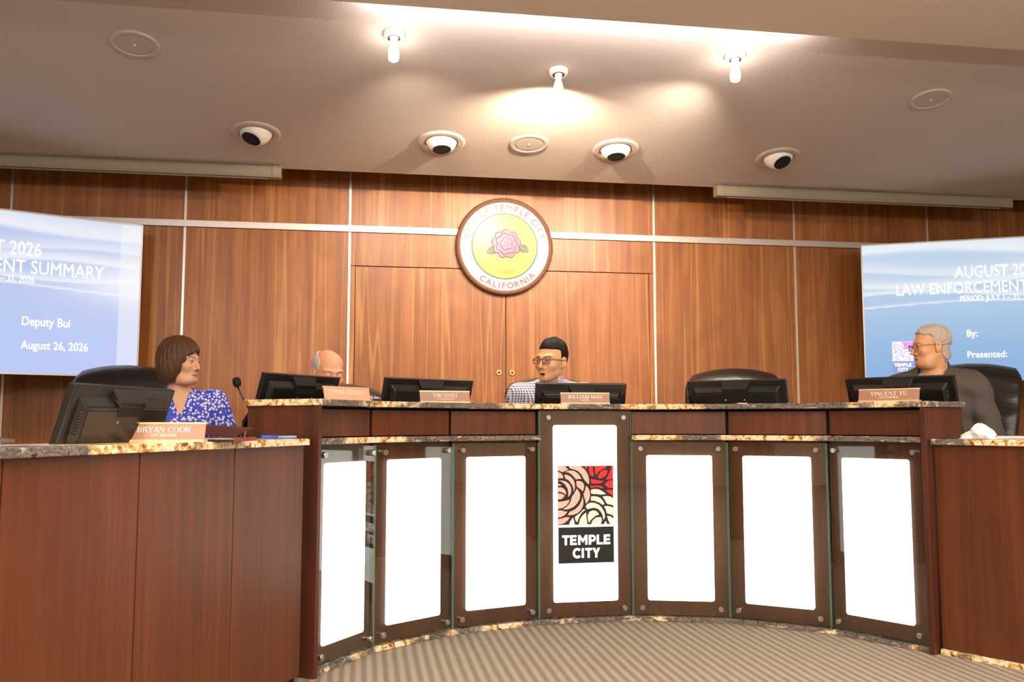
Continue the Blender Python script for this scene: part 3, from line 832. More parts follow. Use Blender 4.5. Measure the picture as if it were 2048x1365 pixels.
# ------------------------------------------------------------------ MONITORS
def monitor(label, top, yaw, zdesk, W=.51, H=.31, tilt=.27, proto=None, ztop=1.19):
    n = np.array([math.sin(yaw), -math.cos(yaw)])
    base = np.array(top) - n * H * math.sin(tilt)
    zb = ztop - H * math.cos(tilt)
    t = thing('monitor', label, 'monitor', (base[0], base[1], zdesk), yaw, 'desktop monitors along the desks')
    lift = zb - zdesk
    ca, sa = math.cos(tilt), math.sin(tilt)
    def tx(v):   # panel space (x, y=toward viewer negative, z up along the panel) -> root space
        v = np.asarray(v, float); o = v.copy()
        o[:, 1] = v[:, 1] * ca - v[:, 2] * sa; o[:, 2] = v[:, 1] * sa * 1.0 + v[:, 2] * ca + lift
        o[:, 2] = lift + v[:, 2] * ca - (-v[:, 1]) * (-sa) * -1 * -1 if False else lift + v[:, 2] * ca + v[:, 1] * sa
        return o
    def p(name, mb, mat, par, **kw): return put(name, tx(mb.v), mb.f, mat, par, world=False, **kw)
    sh = p('housing', MB().box(-W / 2, W / 2, -.012, .014, 0, H), 'shell', t, bevel=.004)
    p('display', MB().box(-W / 2 + .014, W / 2 - .014, .0135, .0155, .018, H - .014), 'screen', t)
    bw, b0, b1 = W / 2 - .030, .02, H - .030
    fr_ = [(-bw, -.011, b0), (bw, -.011, b0), (bw, -.011, b1), (-bw, -.011, b1), (-bw + .018, -.036, b0 + .01), (bw - .018, -.036, b0 + .01), (bw - .018, -.036, b1 - .028), (-bw + .018, -.036, b1 - .028)]
    rb = MB().add(fr_, [(0, 1, 2, 3), (7, 6, 5, 4), (0, 4, 5, 1), (1, 5, 6, 2), (2, 6, 7, 3), (3, 7, 4, 0)])
    p('rear_cover', rb, 'shell', t, bevel=.004)
    p('rear_panel', MB().box(-bw + .02, bw - .02, -.0385, -.035, b0 + .012, b1 - .038), 'shell', t, bevel=.0008)
    hd = p('carry_handle', MB().hexa([(-.062, -.041, b1 - .024), (.062, -.041, b1 - .024), (.072, -.010, b1 - .004), (-.072, -.010, b1 - .004), (-.062, -.041, b1 - .010), (.062, -.041, b1 - .010), (.078, -.010, H - .004), (-.078, -.010, H - .004)]), 'shell', t, bevel=.002)
    p('hand_recess', MB().box(-.060, .060, -.0395, -.034, b1 - .054, b1 - .022), 'black_matte', hd)
    vm = MB()
    for k in range(9):
        z = b1 - .045 - k * .0085
        for sg in (-1, 1):
            vm.box(*sorted((sg * (bw - .014), sg * (bw - .002))), -.030, -.016, z, z + .003)
    p('vent_slots', vm, 'emblem', t)['kind'] = 'stuff'
    for sx in (-.05, .05):
        for z in (b1 - .07, b1 - .17):
            p('screw', MB().lathe([(.0045, 0), (.0045, .003), (.002, .004)], (sx, -.038, z), (0, -1, 0), 10), 'steel', t)
    a, f = fit_text('AOC', .062, .02)
    pts = np.c_[a[:, 0], np.full(len(a), -.0392), a[:, 1] + b1 - .100]
    put('emblem', tx(pts), f, 'emblem', t, world=False)
    st = MB().box(-.045, .045, -.044, -.038, b0 + .012, b1 - .19) if b1 - .19 > b0 + .02 else MB().box(-.045, .045, -.044, -.038, b0 + .012, b0 + .08)
    p('hinge_plate', st, 'shell', t, bevel=.002)
    MB().hexa([(-.035, .0, .012), (.035, .0, .012), (.035, .035, .012), (-.035, .035, .012), (-.035, -.045, lift + .07), (.035, -.045, lift + .07), (.035, -.02, lift + .075), (-.035, -.02, lift + .075)]).put('stand_neck', 'shell', t, world=False, bevel=.003)
    MB().lathe([(.10, 0), (.10, .008), (.085, .012)], (0, .02, 0), n=28).put('stand_base', 'shell', t, world=False)
    return t


monitor('large near black monitor on the left wing desk', (-1.795, -4.16), R(69), .752, W=.485, H=.33, tilt=.31, ztop=1.074)
monitor('black monitor in front of the bald man', (-1.371, -2.715), .889, .868, W=.501, tilt=.31, ztop=1.188)
monitor('black monitor at the empty place behind the second name plate of the dais', (-.761, -2.44), .5, .868, W=.522, tilt=.284, ztop=1.188)
monitor('black monitor in front of the man in checked shirt', (.076, -2.213), .029, .868, W=.509, tilt=.265, ztop=1.182)
monitor('black monitor in front of the empty chair, without name plate', (.844, -2.49), -.70, .868, W=.530, tilt=.235, ztop=1.191)
monitor('black monitor in front of the man in grey suit', (1.476, -2.971), -.95, .868, W=.526, tilt=.30, ztop=1.189)

# ------------------------------------------------------------------ CHAIRS
def make_chair(label, loc, rz, W=.56, ztop=1.17, sdz=0.0):
    """high-backed black leather swivel chair; sitter faces -y; loc is the floor point under the seat"""
    t = thing('office_chair', label, 'chair', loc, rz, 'black leather chairs behind the dais')
    zb = .46
    v = []; f = []; nr, nc = 34, 40
    for j in range(nr + 1):
        u = j / nr; z = zb + (ztop - zb) * u
        topf = max(0.0, (u - .86) / .14)
        hw = (W / 2) * (.86 + .14 * min(1, u * 1.6)) * (1 - .16 * topf ** 2.2)
        arch = 0.0
        th = .052 * (1 + .28 * math.sin(u * math.pi * 3.0 - .6) ** 2)
        th *= math.sqrt(max(.02, 1 - topf ** 4)) if topf < 1 else .12
        ylean = .22 + .20 * u + .06 * math.sin(u * math.pi) * -1
        if u > .84: ylean += .05 * ((u - .84) / .16) ** 2
        for i in range(nc):
            a = 2 * math.pi * i / nc; c_, s_ = math.cos(a), math.sin(a)
            ex = math.copysign(abs(c_) ** .55, c_); ey = math.copysign(abs(s_) ** .75, s_)
            x = hw * ex
            crown = -.055 * (x / (W / 2)) ** 2 * (u ** 6)
            wing_ = -.030 * (x / (W / 2)) ** 2
            crease = .004 * math.sin(u * 46 + 2 * x / W) * (1 if ey < 0 else .2)
            v.append((x, ylean + th * ey + wing_ + crease, z + crown))
    for j in range(nr):
        for i in range(nc):
            f.append((j * nc + i, j * nc + (i + 1) % nc, (j + 1) * nc + (i + 1) % nc, (j + 1) * nc + i))
    f.append(tuple(reversed(range(nc)))); f.append(tuple(nr * nc + i for i in range(nc)))
    put('backrest', v, f, 'leather', t, world=False, smooth=True)
    v = []; f = []
    for j in range(9):
        q = j / 8; rr = [.86, .96, 1.0, 1.0, 1.0, 1.0, .99, .93, .78][j]; z = .36 + sdz + .13 * q
        for i in range(nc):
            a = 2 * math.pi * i / nc; c_, s_ = math.cos(a), math.sin(a)
            v.append((.265 * rr * math.copysign(abs(c_) ** .5, c_), .26 * rr * math.copysign(abs(s_) ** .5, s_) - .02, z))
    for j in range(8):
        for i in range(nc): f.append((j * nc + i, j * nc + (i + 1) % nc, (j + 1) * nc + (i + 1) % nc, (j + 1) * nc + i))
    f.append(tuple(reversed(range(nc)))); f.append(tuple(8 * nc + i for i in range(nc)))
    put('seat', v, f, 'leather', t, world=False, smooth=True)
    for sx in (-1, 1):
        a = MB().tube([(sx * .29, .16, .42), (sx * .315, .17, .55), (sx * .32, .10, .66), (sx * .32, -.12, .67), (sx * .315, -.18, .60), (sx * .29, -.16, .42)], .018, 8)
        ar = a.put('armrest', 'black', t, world=False, smooth=True)
        MB().box(sx * .32 - .03, sx * .32 + .03, -.14, .14, .675, .70).put('arm_pad', 'leather', ar, world=False, bevel=.01)
    MB().lathe([(.05, .10), (.05, .2), (.028, .2), (.028, .362 + sdz)], n=16).put('gas_lift', 'black', t, world=False)
    mb = MB()
    for k in range(5):
        a = 2 * math.pi * k / 5 + .3
        mb.tube([(.03 * math.cos(a), .03 * math.sin(a), .12), (.30 * math.cos(a), .30 * math.sin(a), .075)], [.025, .016], 8)
    mb.put('star_base', 'black', t, world=False)
    for k in range(5):
        a = 2 * math.pi * k / 5 + .3
        MB().lathe([(.028, -.012), (.030, 0), (.028, .012)], (.30 * math.cos(a), .30 * math.sin(a), .0305), (math.sin(a), -math.cos(a), 0), 14).put('caster', 'black', t, world=False)
    return t


PZ = .05
def chair_at(label, top_xy, rz, ztop, W=.56, sdz=0.0):
    # top_xy: world position of the middle of the backrest's top edge
    off = Matrix.Rotation(rz, 3, 'Z') @ Vector((0, .44, 0))
    return make_chair(label, (top_xy[0] - off.x, top_xy[1] - off.y, PZ), rz, W, ztop - PZ, sdz)


chair_at('black leather chair with its back showing behind the man in checked shirt', (.045, -1.47), R(-6), 1.252, sdz=.03)
chair_at('empty black leather chair with a smooth arched top behind the plateless monitor', (1.080, -1.90), R(-22), 1.292)
chair_at('creased black leather chair behind the man in grey suit', (2.285, -2.355), R(-50), 1.304, W=.60, sdz=.045)
chair_at('black leather chair behind the woman, under the left screen', (-2.47, -1.40), R(12), 1.308, W=.57, sdz=-.03)
chair_at('black leather chair mostly hidden behind the bald man', (-1.23, -1.48), R(20), 1.205, sdz=-.05)

# ------------------------------------------------------------------ CEILING FIXTURES
NC = np.array([0, sl, 1.0]); NC = NC / np.linalg.norm(NC)      # ceiling normal (upwards)
DN = tuple(-NC)


def cpt(x, y): return (x, y, zc(y))


for lab, x, y, aim in (('round white eyeball downlight nearest the left screen housing', -1.83, -.927, (-.30, -.34, -.88)),
                       ('round white eyeball downlight directly left of the flat disc over the seal', -.592, -.928, (.03, -.20, -.98)),
                       ('round white eyeball downlight directly right of the flat disc over the seal', .640, -.945, (.02, -.18, -.98)),
                       ('round white eyeball downlight nearest the right screen housing', 1.866, -.936, (.16, -.50, -.84))):
    p = cpt(x, y)
    t = thing('eyeball_downlight', lab, 'ceiling light', (p[0], p[1], p[2]), 0, 'eyeball downlights over the dais')
    MB().lathe([(.163, -.002), (.163, .006), (.150, .013), (.125, .013), (.116, .004)], p, DN, 40, cap=False).put('trim_ring', 'offwhite', t, smooth=False)
    c = np.array(p) + NC * .030; mb = MB().sphere(c, .112, 36, 24)
    am = np.array(aim) / np.linalg.norm(aim)
    # slice the sphere flat at the aperture: move vertices beyond the plane onto it
    vv = []
    for q in mb.v:
        d_ = np.dot(np.array(q) - c, am)
        if d_ > .089: q = tuple(np.array(q) - am * (d_ - .089))
        vv.append(q)
    mb.v = vv; mb.put('eyeball', 'white_paint', t, smooth=True)
    MB().lathe([(.0635, .0895), (.0635, .0908)], c, am, 32).put('aperture', 'black_matte', t)
for lab, x, y, r in (('large round speaker grille in the ceiling at upper left', -2.373, -1.905, .131), ('small flat round disc in the ceiling above the seal', .013, -.969, .133), ('large round speaker grille in the ceiling at upper right', 2.49, -1.84, .127)):
    p = cpt(x, y)
    t = thing('ceiling_speaker', lab, 'speaker', p, 0, 'round ceiling speakers')
    MB().lathe([(r, -.002), (r, .006), (r - .006, .011), (r - .024, .011), (r - .028, .004)], p, DN, 48, cap=False).put('rim', 'offwhite', t)
    MB().lathe([(r - .026, .001), (r - .026, .007), (r - .05, .0095)], p, DN, 48).put('grille', 'grille', t)
    MB().lathe([(.008, .008), (.008, .012), (.004, .014)], p, DN, 14).put('centre_screw', 'white_paint', t)
for k, (lab, x, y) in enumerate((('bare glowing lamp in a white ceiling socket, leftmost of the three', -.957, -2.159), ('reflector lamp in a white ceiling socket shining towards the seal', .025, -1.895), ('bare glowing lamp in a white ceiling socket, rightmost of the three', 1.021, -2.168))):
    p = cpt(x, y)
    t = thing('ceiling_lamp', lab, 'lamp', p, 0, 'bare lamps on the sloped ceiling')
    MB().lathe([(.058, -.002), (.058, .010), (.054, .024), (.040, .030), (.036, .028)], p, DN, 32, cap=False).put('canopy', 'white_paint', t, smooth=True)
    MB().lathe([(.037, .020), (.022, .026), (.022, .045), (.017, .05)], p, (0, 0, -1), 24).put('socket', 'white_paint', t, smooth=True)
    prof = [(.014, .045), (.018, .062), (.026, .085), (.029, .105), (.029, .135), (.025, .150), (.012, .157)]
    MB().lathe(prof, p, (0, 0, -1), 24).put('lamp_glass', 'bulb_mid' if k == 1 else 'bulb', t, smooth=True)
# retracted projection screen housings under the ceiling edge
for lab, x0, x1, end in (('long beige projection screen casing under the ceiling at left', -4.25, -1.703, 1), ('long beige projection screen casing under the ceiling at right', 1.576, 4.11, 0)):
    t = thing('projection_screen', lab, 'projection screen', ((x0 + x1) / 2, -.44, 2.72), 0, 'retracted projection screens')
    prof = [(-.040, .0), (-.047, .018), (-.047, .060), (-.040, .078), (.030, .084), (.036, .060), (.036, .012), (.028, 0)]
    def casing(xa, xb, gsc=1.0):
        n = len(prof); v = [(xx, -.44 + y * gsc, 2.755 + (z - .036) * gsc) for xx in (xa, xb) for y, z in prof]
        return v, [tuple(reversed(range(n))), tuple(range(n, 2 * n))] + [(i, (i + 1) % n, n + (i + 1) % n, n + i) for i in range(n)]
    v, f = casing(x0 + .06, x1 - .06); put('casing', v, f, 'casing', t)
    for a, b in ((x0, x0 + .062), (x1 - .062, x1)):
        v, f = casing(a, b, 1.07); put('end_cap', v, f, 'casing', t, bevel=.003)
    put('bottom_bar', boxv(x0 + .09, x1 - .09, -.45, -.43, 2.712, 2.720), BOXF, 'casing', t)

# ------------------------------------------------------------------ CITY SEAL
SC = np.array([-.015, -.035, 2.356])
seal = thing('city_seal', 'large round city seal with rope border and pink camellia on the wall', 'seal', (SC[0], 0, SC[2]))
v = []; f = []; NU, NV, RR, rr = 660, 12, .368, .0195
for i in range(NU):
    a = 2 * math.pi * i / NU
    for j in range(NV):
        b = 2 * math.pi * j / NV
        r_ = rr * (1 + .24 * math.cos(3 * b - 44 * 3 * a))
        v.append((SC[0] + (RR + r_ * math.cos(b)) * math.cos(a), -.030 + r_ * math.sin(b), SC[2] + (RR + r_ * math.cos(b)) * math.sin(a)))
for i in range(NU):
    for j in range(NV):
        f.append((i * NV + j, i * NV + (j + 1) % NV, ((i + 1) % NU) * NV + (j + 1) % NV, ((i + 1) % NU) * NV + j))
put('rope_border', v, f, 'rope', seal, smooth=True)
F3 = (0, -1, 0)
MB().lathe([(.362, .0055), (.362, .036), (.358, .040)], (SC[0], 0, SC[2]), F3, 96).put('disc', 'seal_white', seal)
MB().lathe([(.262, .039), (.262, .0425)], (SC[0], 0, SC[2]), F3, 72).put('green_ring', 'seal_green', seal)
mb = MB()
for k in range(96):
    a = 2 * math.pi * k / 96
    mb.lathe([(.0062, .039), (.0062, .0425)], (SC[0] + .2625 * math.cos(a), 0, SC[2] + .2625 * math.sin(a)), F3, 8)
o = mb.put('beaded_ring', 'seal_green', seal); o['kind'] = 'stuff'
MB().lathe([(.255, .0415), (.255, .0435)], (SC[0], 0, SC[2]), F3, 72).put('yellow_field', 'seal_yellow', seal)
X3, Y3 = np.array([1.0, 0, 0]), np.array([0, 0, 1.0])


def arc_text(name, s, rad, h, a0, a1, mat, y, inward=False, bold=.02, sy=1.0):
    """letters along a circle from angle a0 to a1 (deg)"""
    mb = MB(); n = len(s)
    adv = [(.42 if c == 'I' else .5 if c == ' ' else 1.15 if c in 'MW' else .78 if c in 'LEF' else .92) for c in s]
    tot = sum(adv); x = 0
    for c, w in zip(s, adv):
        q = (x + w / 2) / tot; x += w
        if c == ' ': continue
        a = R(a0 + (a1 - a0) * q)
        v_, f_ = text_mesh(c, 1.0, bold=0.0 if c == 'M' else bold); v_ = np.array(v_)
        v_[:, :2] *= h / .73; v_[:, 0] -= (v_[:, 0].max() + v_[:, 0].min()) / 2
        rd_ = np.array([math.cos(a), 0, math.sin(a)])
        if inward: yd = -rd_; xd = np.array([-math.sin(a), 0, math.cos(a)]); org = np.array([SC[0], y, SC[2]]) + rd_ * (rad + h / 2)
        else: yd = rd_; xd = np.array([math.sin(a), 0, -math.cos(a)]); org = np.array([SC[0], y, SC[2]]) + rd_ * (rad - h / 2)
        mb.add(place2d(v_, org, xd, yd), f_)
    return mb.put(name, mat, seal)


arc_text('lettering', 'CITY OF TEMPLE CITY', .312, .046, 170, 12, 'seal_red', -.0412)
arc_text('lettering', 'CALIFORNIA', .312, .050, 231, 318, 'seal_red', -.0412, inward=True)
arc_text('lettering', 'HOME OF CAMELLIAS', .222, .030, 168, 12, 'seal_gold', -.0442, bold=.0)
a, f = fit_text('1960', .115, .034)
put('lettering', place2d(a, np.array([SC[0] + .014, -.0442, SC[2] - .222]), X3, Y3), f, 'seal_gold', seal)
# camellia: scalloped petals in relief with dark outlines, two leaves
fc = np.array([SC[0] + .012, 0, SC[2] + .018])


def petal(cx, cz, r1, r2, ang, lift, mat='seal_pink', parent=None):
    mb = MB(); n = 18; ca, sa = math.cos(ang), math.sin(ang)
    ring = []
    for k in range(n):
        b = 2 * math.pi * k / n
        px = r1 * math.cos(b) * (1 + .10 * math.cos(3 * b)); pz = r2 * math.sin(b)
        ring.append((px * ca - pz * sa + cx, px * sa + pz * ca + cz))
    v = [(fc[0] + x, -.0438 - lift, fc[2] + z) for x, z in ring] + [(fc[0] + cx + (x - cx) * .86, -.0438 - lift - .003, fc[2] + cz + (z - cz) * .86) for x, z in ring]
    f = [tuple(range(n, 2 * n))] + [(k, (k + 1) % n, n + (k + 1) % n, n + k) for k in range(n)]
    ok = put('petal', v, [tuple(reversed(q)) for q in f][:1] + f[1:], ['seal_pink', 'seal_line'], seal)
    for q, pl in enumerate(ok.data.polygons): pl.material_index = 0 if q == 0 else 1
    return ok


for k in range(9):
    a = 2 * math.pi * k / 9 + .2; petal(.082 * math.cos(a), .080 * math.sin(a), .036, .040, a, .0004 * (k % 3))
for k in range(7):
    a = 2 * math.pi * k / 7; petal(.052 * math.cos(a) , .052 * math.sin(a) , .034, .038, a, .003 + .0004 * (k % 4))
for k in range(5):
    a = 2 * math.pi * k / 5 + .6; petal(.026 * math.cos(a), .026 * math.sin(a), .025, .028, a, .006 + .0004 * k)
petal(0, 0, .016, .018, .4, .0095)
for sgn, cx, cz, an in ((-1, -.118, -.058, R(205)), (1, .142, -.036, R(-32))):
    mb = MB(); n = 16; pts = []
    for k in range(n + 1):
        u = k / n; pts.append((-.048 + .096 * u, .034 * math.sin(math.pi * u ** .8)))
    pts += [(x, -z) for x, z in reversed(pts[1:-1])]
    ca, sa = math.cos(an), math.sin(an)
    v = [(fc[0] + cx + x * ca - z * sa, -.0445, fc[2] + cz + x * sa + z * ca) for x, z in pts]
    lf = put('leaf', v, [tuple(range(len(v)))], 'seal_leaf', seal)
    vm = MB()
    for k in range(-1, 5):
        if k < 0: segs = [((-.046, 0), (.046, 0))]
        else:
            x = -.030 + .016 * k; segs = [((x, 0), (x + .016, .020)), ((x, 0), (x + .016, -.020))]
        for (xa, za), (xb, zb) in segs:
            dx, dz = xb - xa, zb - za; l_ = math.hypot(dx, dz); ox, oz = -dz / l_ * .0012, dx / l_ * .0012
            q = [(xa - ox, za - oz), (xb - ox, zb - oz), (xb + ox, zb + oz), (xa + ox, za + oz)]
            vm.add([(fc[0] + cx + x_ * ca - z_ * sa, -.0452, fc[2] + cz + x_ * sa + z_ * ca) for x_, z_ in q], [(0, 1, 2, 3)])
    o = vm.put('leaf_veins', 'seal_vein', lf); o['kind'] = 'stuff'

# ------------------------------------------------------------------ TELEVISIONS with the slide
def tv(label, inner, ang, side, z0, z1, base, white, grad, boost):
    """inner: xy of the inner vertical edge; screen runs outwards"""
    W = 1.925
    d = np.array([-math.cos(ang), -math.sin(ang), 0]) if side == 'L' else np.array([math.cos(ang), -math.sin(ang), 0])
    xd = -d if side == 'L' else d            # left-to-right as seen
    o = np.array([*inner, 0.0]) + (d * W if side == 'L' else 0)   # lower-left corner (z added)
    nrm = np.cross(xd, np.array([0, 0, 1.0]))                       # towards the room
    mid = o + xd * W / 2
    t = thing('television', label, 'television', (mid[0], mid[1], z0), math.atan2(xd[1], xd[0]), 'wall mounted televisions showing the slide')
    fr_ = (o[:2], xd[:2], nrm[:2])
    put('housing', fbox(fr_, 0, W, -.07, -.004, z0, z1), BOXF, 'black', t, bevel=.006)
    b = .011
    for s0, s1, q0, q1 in ((0, W, z0, z0 + b), (0, W, z1 - b, z1), (0, b, z0, z1), (W - b, W, z0, z1)):
        put('bezel', fbox(fr_, s0, s1, -.006, .002, q0, q1), BOXF, 'tv_bezel', t)
    H = z1 - z0; nx, nz = 220, 124
    U, V = np.meshgrid(np.linspace(0, 1, nx + 1), np.linspace(0, 1, nz + 1))
    sm = lambda e0, e1, x: np.clip((x - e0) / (e1 - e0), 0, 1) ** 2 * (3 - 2 * np.clip((x - e0) / (e1 - e0), 0, 1))
    c_top, c_bot = np.array(grad[0]), np.array(grad[1])
    col = c_bot + (c_top - c_bot) * sm(.0, .9, V)[..., None]
    wv = np.zeros_like(U)
    for yc, amp, k, ph, wd, st in ((.93, .035, 5.0, .5, .07, .75), (.785, .030, 6.5, 2.2, .035, .55), (.70, .028, 5.5, 3.6, .030, .75), (.615, .026, 5.8, .6, .018, .7), (.54, .022, 5.0, -.5, .007, .75)):
        y = yc + amp * np.sin(k * U + ph); dd = V - y
        wv = np.maximum(wv, st * np.where(dd > 0, np.exp(-(dd / (wd * 1.7)) ** 2), np.exp(-(dd / (wd * .35)) ** 2)))
    col = col + (np.array(white) - col) * np.clip(wv, 0, 1)[..., None]
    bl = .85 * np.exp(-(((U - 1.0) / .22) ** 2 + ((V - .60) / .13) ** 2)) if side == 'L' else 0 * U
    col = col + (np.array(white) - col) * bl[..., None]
    bar = (U > 1 - .137 / W)
    col[bar] = col[bar] * .55 + np.array(white) * .45
    P = o + U[..., None] * (xd * (W - 2 * b)) + xd * b + np.array([0, 0, 1.0]) * (z0 + b + V[..., None] * (H - 2 * b))
    idx = np.arange((nx + 1) * (nz + 1)).reshape(nz + 1, nx + 1)
    F = np.stack([idx[:-1, :-1], idx[:-1, 1:], idx[1:, 1:], idx[1:, :-1]], -1).reshape(-1, 4)
    disp = put('display', P.reshape(-1, 3), F, base, t, col=col.reshape(-1, 3))
    def line(s_, width, h, x, z, mat, align='CENTER', bold=.0):
        a, f = fit_text(s_, width, h, align=align, bold=bold)
        put('slide_text', place2d(a, o + xd * x + np.array([0, 0, z]) + nrm * .0015, xd, np.array([0, 0, 1.0])), f, mat, disp)
    zz = lambda dz: z0 + dz * H
    line('AUGUST 2026', .595, .090, W / 2 + .02, zz(.728), 'tv_text')
    line('LAW ENFORCEMENT SUMMARY', W - .505, .088, W / 2 + .004, zz(.618), 'tv_text')
    line('PERIOD: JULY 1 \u2013 31, 2026', W - .718 - .677, .044, W / 2 + .02, zz(.560), 'tv_text')
    line('By:', .075, .052, .752, zz(.310), 'tv_text_y', 'LEFT', .008)
    line('Deputy Bui', .290, .058, W - .740, zz(.300), 'tv_text_y', 'LEFT', .006)
    line('Presented:', .275, .050, .750, zz(.163), 'tv_text_y', 'LEFT', .008)
    line('August 26, 2026', .408, .054, W - .740, zz(.157), 'tv_text_y', 'LEFT', .006)
    # small logo lower left of the slide
    lg = lambda nm, s0, s1, q0, q1, mat, li: put(nm, fbox((o[:2], xd[:2], nrm[:2]), s0, s1, .0012, .0012 + li, q0, q1), BOXF, mat, disp)
    lg('logo_square', .210, .360, z0 + .165, z0 + .320, TVM['w'], .0004)
    lg('logo_block', .208, .360, z0 + .072, z0 + .163, TVM['b'], .0004)
    mb = MB()
    def pl(poly, mat, li):
        m_ = MB()
        for p in poly:
            q = np.array([((x - 100) / 1130.0, (y - 113) / 1190.0, 0) for x, y in p]); q = np.clip(q, 0, 1)
            pts = np.c_[.212 + q[:, 0] * .146, z0 + .318 - q[:, 1] * .151, np.zeros(len(q))]
            pts3 = o + pts[:, :1] * xd + pts[:, 1:2] * np.array([0, 0, 1.0]) + nrm * li
            ar = sum(q[k][0] * -q[(k + 1) % len(q)][1] + q[(k + 1) % len(q)][0] * q[k][1] for k in range(len(q)))
            m_.add(pts3, [tuple(range(len(q))) if ar > 0 else tuple(reversed(range(len(q))))])
        m_.put('logo_petals', mat, disp)
    lg('logo_lines', .211, .359, z0 + .166, z0 + .319, TVM['l'], .0006)
    pl(PINK, TVM['w'], .0024); pl(CREAM, TVM['w'], .0024); pl(RED, TVM['p'], .0024)
    for s_, w_, zb in (('TEMPLE', .125, z0 + .122), ('CITY', .075, z0 + .086)):
        a, f = sans_bold(s_, w_, .026)
        put('slide_text', place2d(a, o + xd * .284 + np.array([0, 0, zb]) + nrm * .0022, xd, np.array([0, 0, 1.0])), f, 'tv_text', disp)
    # wall bracket
    wy = -.003
    for sx in (.35, .65):
        p = o + xd * W * sx - nrm * .07
        put('wall_bracket', [(p[0] - .03, p[1], z0 + .35), (p[0] + .03, p[1], z0 + .35), (p[0] + .03, wy, z0 + .35), (p[0] - .03, wy, z0 + .35), (p[0] - .03, p[1], z0 + .65), (p[0] + .03, p[1], z0 + .65), (p[0] + .03, wy, z0 + .65), (p[0] - .03, wy, z0 + .65)], BOXF, 'black', t)
    return t


TVM = {'w': plain('slide_white', (1, 1, 1), emit=(1, 1, 1), estr=1.05), 'b': plain('slide_slate', (.1, .1, .2), emit=lin(110, 130, 190), estr=1.0),
       'p': plain('slide_magenta', (.6, .1, .6), emit=lin(232, 120, 240), estr=1.0), 'l': plain('slide_violet_lines', (.3, .25, .45), emit=lin(150, 130, 190), estr=1.0)}
M['tv_l'] = attr_mat('slide_left', emit=.80); M['tv_r'] = attr_mat('slide_right', emit=.80)
tv('television at left showing the right half of a blue slide', (-2.669, -.30), .4615, 'L', 1.285, 2.375, 'tv_l', lin(252, 252, 255), (lin(186, 203, 240), lin(186, 202, 250)), 1.0)
tv('television at right showing the left half of a blue slide', (2.863, -.30), .4664, 'R', 1.29, 2.405, 'tv_r', lin(250, 252, 255), (lin(192, 214, 238), lin(134, 180, 226)), 1.0)

# ------------------------------------------------------------------ SMALL THINGS
t = thing('gooseneck_microphone', 'slender gooseneck microphone with black foam head at the dais end', 'microphone', (-1.585, -3.19, .752))
MB().lathe([(.012, -.018), (.016, -.008), (.0175, .004), (.015, .016), (.007, .022)], (-1.606, -3.182, 1.131), (-.25, 0, 1), 16).put('foam_head', 'black_matte', t, smooth=True)
MB().tube([(-1.6035, -3.182, 1.115), (-1.590, -3.182, 1.085), (-1.566, -3.182, 1.040), (-1.549, -3.182, 1.010)], .0035, 8).put('gooseneck', 'black', t, smooth=True)
MB().tube([(-1.548, -3.182, 1.012), (-1.566, -3.184, .965), (-1.592, -3.19, .90), (-1.60, -3.2, .752)], [.009, .017, .022, .024], 12).put('microphone_body', 'black', t, smooth=True)
MB().lathe([(.05, 0), (.05, .02), (.03, .03)], (-1.60, -3.20, .752), n=20).put('microphone_base', 'black', t)
# pen on the left wing counter
def wp(s, q, z): return np.array([wa[0] - wfr[1][0] * s + wfr[2][0] * q, wa[1] - wfr[1][1] * s + wfr[2][1] * q, z])
pa, pb = wp(.035, -.20, .9115), wp(-.035, -.085, .9115)
pen = thing('ballpoint_pen', 'blue ballpoint pen lying on the left granite counter', 'pen', (pa + pb) / 2 - np.array([0, 0, .005]))
L_ = np.linalg.norm(pb - pa); ax = (pb - pa) / L_
MB().lathe([(.002, 0), (.0048, .008), (.0052, .05), (.0052, .065)], pa, ax, 14).put('cap', 'pen', pen, smooth=True)
MB().lathe([(.0042, .065), (.0042, L_ - .03), (.0046, L_ - .028), (.0046, L_)], pa, ax, 14).put('barrel', 'pen_clear', pen, smooth=True)
MB().box(-.001, .001, -.001, .001, 0, .04).xf(Matrix.Translation(Vector(pa) + Vector((0, 0, .0056))) @ Vector((0, 0, 1)).rotation_difference(Vector(ax)).to_matrix().to_4x4()).put('clip', 'pen', pen)
# dark maroon folder with lifted cover
fo = wp(.47, -.13, .907)
fol = thing('leather_folder', 'maroon leather folder with a lifted red edged cover beside the name plate', 'folder', fo)
ufr = (np.array([-1.475, -3.985]), np.array([.28, .96]) / 1.0, np.array([.96, -.28]))
put('cover', fbox(ufr, -.10, .06, -.17, .02, .9065, .9125), BOXF, 'maroon', fol, bevel=.002)
put('pages', fbox(ufr, -.09, .05, -.16, .012, .913, .918), BOXF, 'paper', fol)
v = []; f = []
for i in range(13):
    u = i / 12; z = .919 + .020 * math.sin(u * math.pi * .6) + .006 * u
    for q in (-.17, .015):
        p = ufr[0] + ufr[1] * (-.10 + .17 * u) + ufr[2] * q
        v.append((p[0], p[1], z + (.012 if q < 0 else 0)))
nb = len(v); v += [(x, y, z + .004) for x, y, z in v]
for i in range(12):
    a = 2 * i; f += [(a, a + 1, a + 3, a + 2), (nb + a, nb + a + 2, nb + a + 3, nb + a + 1), (a, a + 2, nb + a + 2, nb + a), (a + 1, nb + a + 1, nb + a + 3, a + 3)]
f += [(0, nb, nb + 1, 1), (24, 25, nb + 25, nb + 24)]
put('lifted_cover', v, f, 'maroon', fol, smooth=False)
put('red_edge', fbox(ufr, -.10, .06, .0145, .0205, .9065, .919), BOXF, 'red_edge', fol)
